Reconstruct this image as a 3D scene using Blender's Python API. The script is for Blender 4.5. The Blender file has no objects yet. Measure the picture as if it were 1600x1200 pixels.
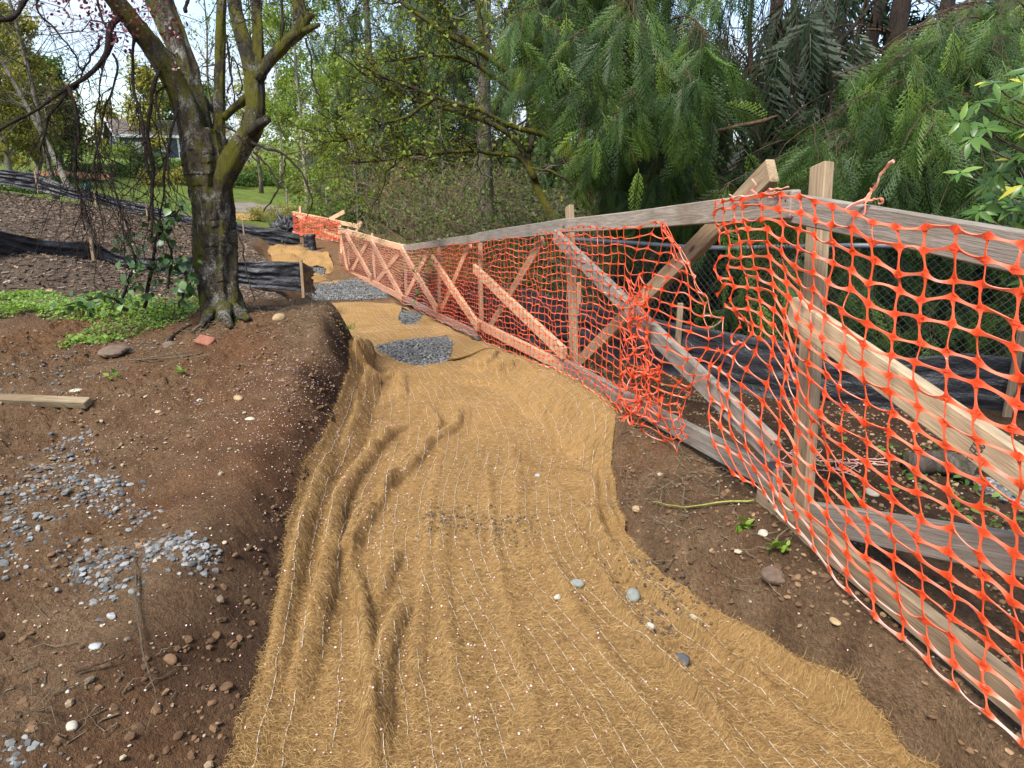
import bpy, math, random
import numpy as np
from mathutils import Matrix, Vector
R_ = math.radians
rng = np.random.default_rng(7)
random.seed(7)
sc = bpy.context.scene
COL = sc.collection

# ------------------------------------------------------------------ camera, world, sun, exposure
FPX, PITCH, EYE = 1063.0, R_(18.0), 1.5
cam = bpy.data.cameras.new('camera')
cam.sensor_width = 36.0
cam.lens = 36.0 * FPX / 1600.0
cam.clip_start, cam.clip_end = 0.05, 2000.0
camo = bpy.data.objects.new('camera', cam)
COL.objects.link(camo)
camo.location = (0, 0, EYE)
camo.rotation_euler = (math.pi / 2 - PITCH, 0, 0)
sc.camera = camo

SUN_DIR = Vector((-0.34, -0.44, 0.83)).normalized()
wd = bpy.data.worlds.new('World')
sc.world = wd
wd.use_nodes = True
wn, wl = wd.node_tree.nodes, wd.node_tree.links
wn.clear()
w_out = wn.new('ShaderNodeOutputWorld')
w_bg = wn.new('ShaderNodeBackground')
w_bg.inputs['Strength'].default_value = 0.12
w_sky = wn.new('ShaderNodeTexSky')
w_sky.sky_type = 'NISHITA'
w_sky.sun_disc = False
w_sky.sun_elevation = math.asin(SUN_DIR.z)
w_sky.sun_rotation = math.atan2(SUN_DIR.x, SUN_DIR.y)
w_tc = wn.new('ShaderNodeTexCoord')
w_mp = wn.new('ShaderNodeMapping')
w_mp.inputs['Scale'].default_value = (1.0, 1.0, 2.4)
w_mp.inputs['Location'].default_value = (0.35, 0.1, 0.2)
w_no = wn.new('ShaderNodeTexNoise')
w_no.inputs['Scale'].default_value = 3.4
w_no.inputs['Detail'].default_value = 8
w_no.inputs['Roughness'].default_value = 0.58
w_rp = wn.new('ShaderNodeValToRGB')
w_rp.color_ramp.elements[0].position = 0.43
w_rp.color_ramp.elements[1].position = 0.61
w_cl = wn.new('ShaderNodeMixRGB')
w_cl.inputs[1].default_value = (2.1, 2.7, 3.7, 1)
w_cl.inputs[2].default_value = (4.1, 4.3, 4.7, 1)
w_n2 = wn.new('ShaderNodeTexNoise')
w_n2.inputs['Scale'].default_value = 5.0
w_n2.inputs['Detail'].default_value = 6
w_mx = wn.new('ShaderNodeMixRGB')
wl.new(w_tc.outputs['Generated'], w_mp.inputs['Vector'])
wl.new(w_mp.outputs['Vector'], w_no.inputs['Vector'])
wl.new(w_mp.outputs['Vector'], w_n2.inputs['Vector'])
wl.new(w_no.outputs['Fac'], w_rp.inputs['Fac'])
wl.new(w_n2.outputs['Fac'], w_cl.inputs[0])
wl.new(w_rp.outputs['Color'], w_mx.inputs[0])
wl.new(w_sky.outputs['Color'], w_mx.inputs[1])
wl.new(w_cl.outputs['Color'], w_mx.inputs[2])
wl.new(w_mx.outputs['Color'], w_bg.inputs['Color'])
wl.new(w_bg.outputs['Background'], w_out.inputs['Surface'])

sun = bpy.data.lights.new('sun', 'SUN')
sun.energy = 3.3
sun.angle = R_(20)
sun.color = (1.0, 0.95, 0.88)
suno = bpy.data.objects.new('sun', sun)
COL.objects.link(suno)
suno.rotation_euler = SUN_DIR.to_track_quat('Z', 'Y').to_euler()
suno.location = (-10, -4, 14)

sc.view_settings.view_transform = 'Standard'
sc.view_settings.look = 'None'
sc.view_settings.exposure = 1.40
sc.view_settings.gamma = 1.0
sc.render.engine = 'CYCLES'
sc.cycles.max_bounces = 6
sc.cycles.transparent_max_bounces = 6

# ------------------------------------------------------------------ small maths helpers
CP, SP = math.cos(PITCH), math.sin(PITCH)
def P(px, py, Z):
    """photograph pixel (1600x1200) at axial depth Z -> world point"""
    u, v = (px - 800.0) / FPX, (600.0 - py) / FPX
    return np.array([u * Z, Z * (v * SP + CP), EYE + Z * (v * CP - SP)])
def ray(px, py):
    u, v = (px - 800.0) / FPX, (600.0 - py) / FPX
    return np.array([u, v * SP + CP, v * CP - SP])

def _h(ix, iy, s):
    n = (ix.astype(np.int64) * 374761393 + iy.astype(np.int64) * 668265263 + s * 1442695041) & 0xffffffff
    n = ((n ^ (n >> 13)) * 1274126177) & 0xffffffff
    return ((n ^ (n >> 16)) & 0xffff) / 65535.0
def vnoise(x, y, s=0):
    x, y = np.asarray(x, float), np.asarray(y, float)
    ix, iy = np.floor(x), np.floor(y)
    fx, fy = x - ix, y - iy
    fx, fy = fx * fx * fx * (fx * (fx * 6 - 15) + 10), fy * fy * fy * (fy * (fy * 6 - 15) + 10)
    a, b, c, d = _h(ix, iy, s), _h(ix + 1, iy, s), _h(ix, iy + 1, s), _h(ix + 1, iy + 1, s)
    return ((a * (1 - fx) + b * fx) * (1 - fy) + (c * (1 - fx) + d * fx) * fy) * 2 - 1
def fbm(x, y, sc_, oct_=4, s=0, rough=0.5):
    v, a, f = 0.0, 1.0, sc_
    for o in range(oct_):
        v = v + a * vnoise(x * f + 17.3 * o, y * f - 9.1 * o, s + o)
        a *= rough
        f *= 2.03
    return v
def sstep(a, b, x):
    t = np.clip((np.asarray(x, float) - a) / (np.asarray(b, float) - a), 0, 1)
    return t * t * (3 - 2 * t)
def lut(*pairs):
    xs = np.array([p[0] for p in pairs], float)
    ys = np.array([p[1] for p in pairs], float)
    return lambda v: np.interp(v, xs, ys)
def unit(v):
    v = np.asarray(v, float)
    return v / np.maximum(np.linalg.norm(v, axis=-1, keepdims=True), 1e-9)

# ------------------------------------------------------------------ terrain (drop below the eye)
d_path = lut((-5, 1.40), (0, 1.45), (1.4, 1.5), (3, 1.55), (5, 1.68), (6, 1.78), (7.2, 1.86), (9.6, 2.2), (12, 2.40), (14, 2.48), (16.3, 2.5), (18, 2.25), (20, 2.08), (25, 2.06))
d_left = lut((-5, 1.25), (1.4, 1.27), (3, 1.20), (5, 1.08), (5.7, 1.12), (7.2, 1.52), (8.6, 1.85), (10, 2.0), (12, 2.25), (15, 2.35), (20, 2.08))
d_fence = lut((-5, 1.4), (0, 1.32), (1.3, 1.27), (2.14, 1.19), (3, 1.26), (4.8, 1.47), (7.2, 1.83), (9.6, 2.17), (11.8, 2.40), (14, 2.46), (16.3, 2.5), (18, 2.25), (20, 2.1))
d_far = lut((20, 2.06), (30, 2.05), (38, 1.75), (45, 1.3), (55, .7), (70, -.2), (100, -2), (180, -5), (600, -12))
x_matL = lut((-5, -.44), (.3, -.60), (1.38, -.715), (1.91, -.80), (2.5, -.91), (2.94, -.985), (3.6, -1.03), (4.45, -1.12), (5.75, -1.39), (7, -1.95), (8.5, -2.7), (9.8, -3.2), (12, -3.6), (14, -4.7), (17, -6.3), (20, -7))
x_fence = lut((-5, 2.8), (-.25, 1.62), (1.3, 1.2), (2.14, .99), (4.8, .40), (7.2, -.39), (9.6, -1.07), (11.8, -1.95), (14, -2.96), (16.3, -4.06), (20, -5))
x_matR = lut((-5, 1.2), (.3, 1.12), (1.3, 1.05), (1.45, 1.0), (1.6, .92), (1.8, .81), (2.0, .69), (2.2, .57), (2.4, .50), (2.7, .48), (3.15, .51), (3.5, .57), (3.8, .59), (4.1, .55), (4.4, .47), (4.8, .36), (7.2, -.42), (9.6, -1.1), (11.8, -2.0), (14, -3.0), (16.3, -4.1), (20, -5))
x_foot = lut((-5, 1.2), (0, 1.1), (1.38, 1.0), (1.62, .85), (2.0, .62), (2.32, .42), (3.15, .42), (4, .20), (4.8, -.10), (6, -.48), (7.2, -.75), (9.6, -1.25), (20, -5.2))
def ground(x, y, detail=True):
    x, y = np.asarray(x, float), np.asarray(y, float)
    dp, xl = d_path(y), x_matL(y) + .21
    near = d_left(y) - .02 * np.clip(xl - x, 0, 4)
    hill0 = np.interp(y, [6, 9.5, 18, 24], [1.35, 1.85, 2.2, 2.0])
    xs = np.interp(y, [6, 9.5, 18, 24], [-2.2, -3.1, -5.6, -7])
    hill = hill0 - .2 * np.clip(xs - x, 0, 14)
    left = near + (hill - near) * sstep(5.6, 8.5, y)
    d = dp + (left - dp) * sstep(0, np.interp(y, [1.0, 1.9, 2.6, 6], [.66, .54, .43, .42]), xl - x)
    dfn, xf, xo = d_fence(y), x_fence(y), x_foot(y)
    wid = np.maximum(xf - .12 - xo, .12)
    d = d + (dfn - dp) * sstep(0, 1, (x - xo) / wid)
    d = d + .05 * sstep(0, 1.2, x - xf) - .25 * sstep(4, 12, x - xf)
    far = d_far(y) - .07 * np.clip(-x - 8, 0, 40) * (1 - sstep(45, 75, y))
    d = d + (far - d) * sstep(19, 27, np.hypot(x * .6, y))
    d = d * np.where(y < -3, 1, 1)
    z = EYE - d
    z = z + .05 * fbm(x, y, .7, 3, 11) * sstep(.1, 1.2, np.maximum(x_matL(y) - x, x - xf))
    if detail:
        on = np.clip(1 - sstep(-.02, .10, x - x_matL(y)) * (1 - sstep(-.05, .08, x - x_matR(y))), 0, 1)
        rr = np.hypot(x, y)
        k = on * (1 - sstep(14, 30, rr)) + sstep(14, 30, rr) * .6
        z = z + k * (.020 * fbm(x, y, 3.1, 3, 21))
        bank = sstep(-.75, -.2, x - x_matL(y)) * sstep(-6.3, -5.0, -y)
        rgh = (.55 + .9 * sstep(-.1, .5, fbm(x, y, 1.3, 2, 71))) * (1 - .8 * bank)
        cl = np.abs(fbm(x, y, 12, 3, 31))
        z = z + on * (1 - sstep(6, 12, rr)) * rgh * (.026 * cl - .010 + .012 * fbm(x, y, 38, 3, 41, .65))
        z = z - (1 - on) * .02
    return z
def G(px, py, dz=0.0):
    """where the ray through a pixel meets the smooth ground"""
    d = ray(px, py)
    t, prev = .5, .5
    while t < 200:
        p = np.array([0, 0, EYE]) + d * t
        if p[2] < ground(p[0], p[1], False) + dz:
            a, b = prev, t
            for _ in range(24):
                m = (a + b) / 2
                q = np.array([0, 0, EYE]) + d * m
                if q[2] < ground(q[0], q[1], False) + dz: b = m
                else: a = m
            return np.array([0, 0, EYE]) + d * b
        prev, t = t, t * 1.02
    return np.array([0, 0, EYE]) + d * 200
def Gv(px, py):
    """G for arrays"""
    px, py = np.asarray(px, float), np.asarray(py, float)
    u, v = (px - 800.0) / FPX, (600.0 - py) / FPX
    D = np.stack([u, v * SP + CP, v * CP - SP], 1)
    lo = np.full(len(px), .5); hi = np.full(len(px), 200.0); done = np.zeros(len(px), bool)
    t = .5
    while t < 200 and not done.all():
        t2 = t * 1.03
        q = D * t2
        hit = (~done) & (EYE + q[:, 2] < ground(q[:, 0], q[:, 1], False))
        lo[hit], hi[hit] = t, t2
        done |= hit
        t = t2
    for _ in range(18):
        m = (lo + hi) / 2
        q = D * m[:, None]
        b = EYE + q[:, 2] < ground(q[:, 0], q[:, 1], False)
        hi = np.where(b, m, hi); lo = np.where(b, lo, m)
    return D * hi[:, None] + np.array([0, 0, EYE])
def at(px, Y, detail=False):
    """ground point at forward distance Y seen in pixel column px"""
    x = (px - 800) / FPX * Y
    for _ in range(6):
        z = float(ground(x, Y, detail))
        x = (px - 800) / FPX * (Y * CP + (EYE - z) * SP)
    return np.array([x, Y, float(ground(x, Y, detail))])

# ------------------------------------------------------------------ mesh helpers
def mesh_from(name, V, Fs, var=None, smooth=True, attrs=None):
    V = np.ascontiguousarray(V, dtype=np.float32)
    me = bpy.data.meshes.new(name)
    me.vertices.add(len(V))
    me.vertices.foreach_set('co', V.ravel())
    Fs = [np.asarray(f, dtype=np.int32) for f in Fs if len(f)]
    loops = np.concatenate([f.ravel() for f in Fs])
    tot = np.concatenate([np.full(len(f), f.shape[1], np.int32) for f in Fs])
    st = np.concatenate([[0], np.cumsum(tot)[:-1]]).astype(np.int32)
    me.loops.add(len(loops))
    me.loops.foreach_set('vertex_index', loops)
    me.polygons.add(len(tot))
    me.polygons.foreach_set('loop_start', st)
    me.update(calc_edges=True)
    me.polygons.foreach_set('use_smooth', np.full(len(tot), bool(smooth)))
    al = dict(attrs or {})
    if var is not None: al['var'] = var
    for k, v in al.items():
        a = me.attributes.new(k, 'FLOAT', 'POINT')
        a.data.foreach_set('value', np.ascontiguousarray(v, dtype=np.float32))
    me.update()
    return me
def link(name, me, mat, parent=None, loc=(0, 0, 0)):
    o = bpy.data.objects.new(name, me)
    COL.objects.link(o)
    if mat is not None:
        me.materials.append(mat)
    o.location = loc
    if parent is not None: o.parent = parent
    return o
def root_loc(parent):
    l = np.zeros(3)
    while parent is not None:
        l = l + np.array(parent.location)
        parent = parent.parent
    return l
def obj(name, VF, mat, parent=None, origin=None, **kw):
    """one mesh object from world-space (V, Fs[, var])"""
    V, Fs = VF[0], VF[1]
    if len(VF) > 2 and VF[2] is not None and 'var' not in kw: kw['var'] = VF[2]
    V = np.asarray(V, float)
    if parent is not None: base = root_loc(parent); loc = (0, 0, 0)
    else:
        if origin is None:
            origin = np.array([V[:, 0].mean(), V[:, 1].mean(), V[:, 2].min()])
        base = np.asarray(origin, float); loc = base
    return link(name, mesh_from(name, V - base, Fs, **kw), mat, parent, loc)
def tag(o, label=None, cat=None, group=None, kind=None):
    if label: o['label'] = label
    if cat: o['category'] = cat
    if group: o['group'] = group
    if kind: o['kind'] = kind
    return o
def thing(name, loc, label, cat, group=None):
    o = bpy.data.objects.new(name, None)
    COL.objects.link(o)
    o.location = [float(c) for c in loc]
    o.empty_display_size = .1
    return tag(o, label, cat, group)
def join(parts):
    Vs, Fd, vs, off = [], {}, [], 0
    hv = all(len(p) > 2 and p[2] is not None for p in parts)
    for p in parts:
        V = np.asarray(p[0], float)
        Vs.append(V)
        for f in p[1]:
            f = np.asarray(f)
            if len(f): Fd.setdefault(f.shape[1], []).append(f + off)
        if hv: vs.append(p[2])
        off += len(V)
    return np.concatenate(Vs), [np.concatenate(v) for v in Fd.values()], (np.concatenate(vs) if hv else None)
def grid_faces(n, m, wrap=False):
    i, j = np.meshgrid(np.arange(n - 1), np.arange(m if wrap else m - 1), indexing='ij')
    i, j = i.ravel(), j.ravel()
    j2 = (j + 1) % m
    return np.stack([i * m + j, i * m + j2, (i + 1) * m + j2, (i + 1) * m + j], 1)
def tubes(Pts, Rad, S=6, cap=True, lump=0.0, var=None):
    """batch of tubes: Pts (N,K,3), Rad (N,K)"""
    Pts = np.asarray(Pts, float); Rad = np.asarray(Rad, float)
    if Pts.ndim == 2: Pts, Rad = Pts[None], Rad[None]
    N, K, _ = Pts.shape
    T = unit(np.gradient(Pts, axis=1))
    ref = np.where(np.abs(T[:, :1, 2:3]) < .8, np.array([0, 0, 1.0]), np.array([0, 1.0, 0]))
    U = np.zeros_like(T)
    U[:, 0] = unit(np.cross(T[:, 0], ref[:, 0]))
    for k in range(1, K):
        u = U[:, k - 1] - T[:, k] * np.sum(U[:, k - 1] * T[:, k], -1, keepdims=True)
        U[:, k] = unit(u)
    W = np.cross(T, U)
    a = np.arange(S) / S * 2 * np.pi
    r = Rad[:, :, None]
    if lump:
        r = r * (1 + lump * (rng.random((N, K, S)) - .5) * 2)
    V = Pts[:, :, None, :] + r[..., None] * (np.cos(a)[None, None, :, None] * U[:, :, None, :] + np.sin(a)[None, None, :, None] * W[:, :, None, :])
    F = grid_faces(K, S, True)
    F = (F[None] + (np.arange(N) * K * S)[:, None, None]).reshape(-1, 4)
    V = V.reshape(-1, 3)
    Fs = [F]
    if cap and S >= 3:
        e = np.arange(S)[None] + (np.arange(N) * K * S + (K - 1) * S)[:, None]
        s0 = np.arange(S)[::-1][None] + (np.arange(N) * K * S)[:, None]
        Fs += [e, s0]
    vv = np.repeat(rng.random(N) if var is None else np.broadcast_to(var, (N,)), K * S)
    return V, Fs, vv
def instance(tv, tf, pos, X, Nrm, scale, var=None, yscale=1.0):
    """copies of a template merged into one mesh: X axis -> X, Z axis ~ Nrm"""
    X = unit(X)
    Y = unit(np.cross(Nrm, X))
    Zx = np.cross(X, Y)
    n = len(pos)
    scale = np.broadcast_to(scale, (n,))
    M = np.stack([X, Y * np.broadcast_to(yscale, (n,))[:, None], Zx], 1) * scale[:, None, None]
    V = np.einsum('vk,nkc->nvc', tv, M) + np.asarray(pos)[:, None, :]
    nv = len(tv)
    Fs = [(f[None] + (np.arange(n) * nv)[:, None, None]).reshape(-1, f.shape[1]) for f in tf]
    v = rng.random(n) if var is None else np.asarray(var)
    return V.reshape(-1, 3), Fs, np.repeat(v, nv)
def smoothline(pts, n, wob=0.0, seed=None):
    """Catmull-Rom through pts, resampled to n, with a natural wobble"""
    p = np.asarray(pts, float)
    q = np.vstack([2 * p[0] - p[1], p, 2 * p[-1] - p[-2]])
    seg = np.linalg.norm(np.diff(p, axis=0), axis=1)
    s = np.concatenate([[0], np.cumsum(seg)])
    t = np.linspace(0, s[-1], n)
    k = np.clip(np.searchsorted(s, t, side='right') - 1, 0, len(seg) - 1)
    f = ((t - s[k]) / np.maximum(seg[k], 1e-9))[:, None]
    a, b, c, d = q[k], q[k + 1], q[k + 2], q[k + 3]
    o = .5 * (2 * b + (c - a) * f + (2 * a - 5 * b + 4 * c - d) * f ** 2 + (3 * b - a - 3 * c + d) * f ** 3)
    if wob:
        w = rng.normal(size=(n, 3))
        for _ in range(2):
            w[1:-1] = (w[:-2] + w[1:-1] * 2 + w[2:]) / 4
        w[0] = w[-1] = 0
        o = o + w * wob
    return o
def ellip(seed, flat=1.0, sub=1, jag=.25):
    """a rough stone"""
    r = np.random.default_rng(seed)
    t = (1 + 5 ** .5) / 2
    v = [(-1, t, 0), (1, t, 0), (-1, -t, 0), (1, -t, 0), (0, -1, t), (0, 1, t), (0, -1, -t), (0, 1, -t), (t, 0, -1), (t, 0, 1), (-t, 0, -1), (-t, 0, 1)]
    f = [(0, 11, 5), (0, 5, 1), (0, 1, 7), (0, 7, 10), (0, 10, 11), (1, 5, 9), (5, 11, 4), (11, 10, 2), (10, 7, 6), (7, 1, 8), (3, 9, 4), (3, 4, 2), (3, 2, 6), (3, 6, 8), (3, 8, 9), (4, 9, 5), (2, 4, 11), (6, 2, 10), (8, 6, 7), (9, 8, 1)]
    v = [np.array(x) / np.linalg.norm(x) for x in v]
    for _ in range(sub):
        nf, cache = [], {}
        def mid(a, b):
            k = (min(a, b), max(a, b))
            if k not in cache:
                m = v[a] + v[b]
                v.append(m / np.linalg.norm(m)); cache[k] = len(v) - 1
            return cache[k]
        for a, b, c in f:
            x, y, z = mid(a, b), mid(b, c), mid(c, a)
            nf += [(a, x, z), (b, y, x), (c, z, y), (x, y, z)]
        f = nf
    V = np.array(v)
    # cut by random planes: faceted like broken rock
    for _ in range(7 if jag > .15 else 3):
        n = unit(r.normal(size=3)); dd = r.uniform(.55, .9) if jag > .15 else r.uniform(.8, .95)
        s = V @ n
        V = V - np.where(s > dd, s - dd, 0)[:, None] * n
    V = V * (1 + jag * .3 * (r.random((len(V), 1)) - .5))
    V = V * np.array([1, r.uniform(.65, .95), flat * r.uniform(.6, .95)])
    return V, [np.array(f)]

# ------------------------------------------------------------------ materials
def mat_new(name):
    m = bpy.data.materials.new(name)
    m.use_nodes = True
    nt = m.node_tree
    b = nt.nodes['Principled BSDF']
    return m, nt, b
class N_:
    """tiny node writer"""
    def __init__(s, nt): s.nt = nt
    def n(s, t, **kw):
        x = s.nt.nodes.new(t)
        for k, v in kw.items():
            if k in x.inputs.keys(): x.inputs[k].default_value = v
            else: setattr(x, k, v)
        return x
    def l(s, a, b): s.nt.links.new(a, b)
    def noise(s, vec, scale, detail=4, rough=.55, dist=0.0):
        x = s.n('ShaderNodeTexNoise', Scale=scale, Detail=detail, Roughness=rough, Distortion=dist)
        if vec is not None: s.l(vec, x.inputs['Vector'])
        return x.outputs['Fac']
    def ramp(s, fac, *stops):
        x = s.n('ShaderNodeValToRGB')
        e = x.color_ramp.elements
        while len(e) < len(stops): e.new(.5)
        for k, (p, c) in enumerate(stops):
            e[k].position = p
            e[k].color = (*c, 1) if len(c) == 3 else c
        s.l(fac, x.inputs['Fac'])
        return x.outputs['Color']
    def mix(s, fac, a, b, mode='MIX'):
        x = s.n('ShaderNodeMixRGB', blend_type=mode)
        for inp, v in ((0, fac), (1, a), (2, b)):
            if hasattr(v, 'is_output'): s.l(v, x.inputs[inp])
            elif inp == 0: x.inputs[0].default_value = v
            else: x.inputs[inp].default_value = (*v, 1)
        return x.outputs['Color']
    def math(s, op, a, b=0.0):
        x = s.n('ShaderNodeMath', operation=op)
        for k, v in ((0, a), (1, b)):
            if hasattr(v, 'is_output'): s.l(v, x.inputs[k])
            else: x.inputs[k].default_value = v
        return x.outputs[0]
    def attr(s, name):
        return s.n('ShaderNodeAttribute', attribute_name=name).outputs['Fac']
    def coord(s, which='Object', scale=None, rot=None):
        o = s.n('ShaderNodeTexCoord').outputs[which]
        if scale is not None or rot is not None:
            m = s.n('ShaderNodeMapping')
            if scale is not None: m.inputs['Scale'].default_value = scale
            if rot is not None: m.inputs['Rotation'].default_value = rot
            s.l(o, m.inputs['Vector'])
            o = m.outputs['Vector']
        return o
    def pos(s):
        return s.n('ShaderNodeNewGeometry').outputs['Position']
    def bump(s, h, bsdf, strength=.5, dist=.02, prev=None):
        x = s.n('ShaderNodeBump', Strength=strength, Distance=dist)
        s.l(h, x.inputs['Height'])
        if prev is not None: s.l(prev, x.inputs['Normal'])
        s.l(x.outputs['Normal'], bsdf.inputs['Normal'])
        return x.outputs['Normal']
def m_leaf(name, stops, trans=.35, rough=.55, back=None):
    m, nt, b = mat_new(name)
    q = N_(nt)
    c = q.ramp(q.attr('var'), *stops)
    c = q.mix(.25, c, q.ramp(q.noise(q.pos(), 3.0, 3), (.3, (.5, .5, .5)), (.7, (1, 1, 1))), 'MULTIPLY')
    q.l(c, b.inputs['Base Color'])
    b.inputs['Roughness'].default_value = rough
    b.inputs['Specular IOR Level'].default_value = .35
    t = q.n('ShaderNodeBsdfTranslucent')
    q.l(q.mix(1.0, c, (1.0, 1.0, .55), 'MULTIPLY'), t.inputs['Color'])
    mx = q.n('ShaderNodeMixShader')
    mx.inputs[0].default_value = trans
    q.l(b.outputs[0], mx.inputs[1]); q.l(t.outputs[0], mx.inputs[2])
    q.l(mx.outputs[0], nt.nodes['Material Output'].inputs['Surface'])
    return m
def m_bark(name, dark, light, moss=None, moss_amt=.5, lichen=None, scale=9, lich_amt=.62):
    m, nt, b = mat_new(name)
    q = N_(nt)
    v = q.coord('Object', (1, 1, .28))
    n1 = q.noise(v, scale * 3, 8, .7, .6)
    c = q.ramp(n1, (.3, dark), (.62, light))
    n2 = None
    if lichen:
        n2 = q.noise(q.coord('Object', (1, 1, .7)), scale * .75, 6, .65, .4)
        n2 = q.math('ADD', q.math('MULTIPLY', n2, .6), q.math('MULTIPLY', q.noise(q.coord('Object'), scale * 6, 5, .7), .4))
        c = q.mix(q.ramp(n2, (lich_amt - .05, (0, 0, 0)), (lich_amt + .07, (.85, .85, .85))), c, lichen)
    if moss:
        n3 = q.noise(q.coord('Object', (1, 1, .6)), scale * .45, 6, .7, .8)
        n3b = q.noise(q.coord('Object'), scale * 14, 3, .7)
        mc = q.mix(n3b, tuple(.45 * k for k in moss), tuple(1.35 * k for k in moss))
        fac = q.ramp(n3, (moss_amt - .05, (0, 0, 0)), (moss_amt + .05, (1, 1, 1)))
        c = q.mix(fac, c, mc)
    q.l(c, b.inputs['Base Color'])
    b.inputs['Roughness'].default_value = .92
    b.inputs['Specular IOR Level'].default_value = .2
    v2 = q.coord('Object', (1, 1, .22))
    q.bump(q.noise(v2, scale * 3.2, 8, .78, .9), b, 1.0, .06)
    return m
def m_wood(name, a, c_, dirt=(.12, .09, .06), rough=.8, dirt_amt=.62, knots=True):
    m, nt, b = mat_new(name)
    q = N_(nt)
    oi = q.n('ShaderNodeObjectInfo').outputs['Random']
    tc = q.n('ShaderNodeTexCoord').outputs['Object']
    off = q.n('ShaderNodeVectorMath', operation='ADD')
    cmb = q.n('ShaderNodeCombineXYZ')
    for k in range(3): q.l(q.math('MULTIPLY', oi, 37.0 + 11 * k), cmb.inputs[k])
    q.l(tc, off.inputs[0]); q.l(cmb.outputs[0], off.inputs[1])
    mp = q.n('ShaderNodeMapping'); mp.inputs['Scale'].default_value = (1.0, 14.0, 14.0)
    q.l(off.outputs[0], mp.inputs['Vector'])
    g = q.noise(mp.outputs['Vector'], 3.2, 8, .68, 1.2)
    g2 = q.noise(mp.outputs['Vector'], 14, 4, .6, .3)
    c = q.ramp(g, (.32, a), (.66, c_))
    c = q.mix(.35, c, q.ramp(g2, (.35, (.45, .42, .4)), (.6, (1, 1, 1))), 'MULTIPLY')
    st = q.noise(off.outputs[0], 2.7, 5, .65)
    c = q.mix(q.ramp(st, (dirt_amt - .08, (0, 0, 0)), (dirt_amt + .16, (.75, .75, .75))), c, dirt)
    if knots:
        vo = q.n('ShaderNodeTexVoronoi', Scale=2.2)
        mk = q.n('ShaderNodeMapping'); mk.inputs['Scale'].default_value = (1.0, 3.0, 3.0)
        q.l(off.outputs[0], mk.inputs['Vector']); q.l(mk.outputs['Vector'], vo.inputs['Vector'])
        c = q.mix(q.ramp(vo.outputs['Distance'], (.05, (.9, .9, .9)), (.10, (0, 0, 0))), c, tuple(.35 * k for k in a))
    tone = q.ramp(oi, (0, (.82, .82, .82)), (1, (1.08, 1.05, 1.0)))
    c = q.mix(1.0, c, tone, 'MULTIPLY')
    q.l(c, b.inputs['Base Color'])
    b.inputs['Roughness'].default_value = rough
    b.inputs['Specular IOR Level'].default_value = .25
    q.bump(g2, b, .45, .006)
    return m
def m_plain(name, stops, scale=8, rough=.8, bump=.3, spec=.3, bdist=.01, which='Object'):
    m, nt, b = mat_new(name)
    q = N_(nt)
    n = q.noise(q.coord(which), scale, 6, .6)
    q.l(q.ramp(n, *stops), b.inputs['Base Color'])
    b.inputs['Roughness'].default_value = rough
    b.inputs['Specular IOR Level'].default_value = spec
    if bump: q.bump(q.noise(q.coord(which), scale * 5, 5, .6), b, bump, bdist)
    return m
def m_var(name, stops, rough=.8, noise_scale=0, spec=.3, bump=.4):
    m, nt, b = mat_new(name)
    q = N_(nt)
    c = q.ramp(q.attr('var'), *stops)
    if noise_scale:
        n = q.noise(q.pos(), noise_scale, 5, .6)
        c = q.mix(.6, c, q.ramp(n, (.3, (.55, .55, .55)), (.65, (1.05, 1.05, 1.05))), 'MULTIPLY')
        q.bump(n, b, bump, .004)
    q.l(c, b.inputs['Base Color'])
    b.inputs['Roughness'].default_value = rough
    b.inputs['Specular IOR Level'].default_value = spec
    return m

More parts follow.
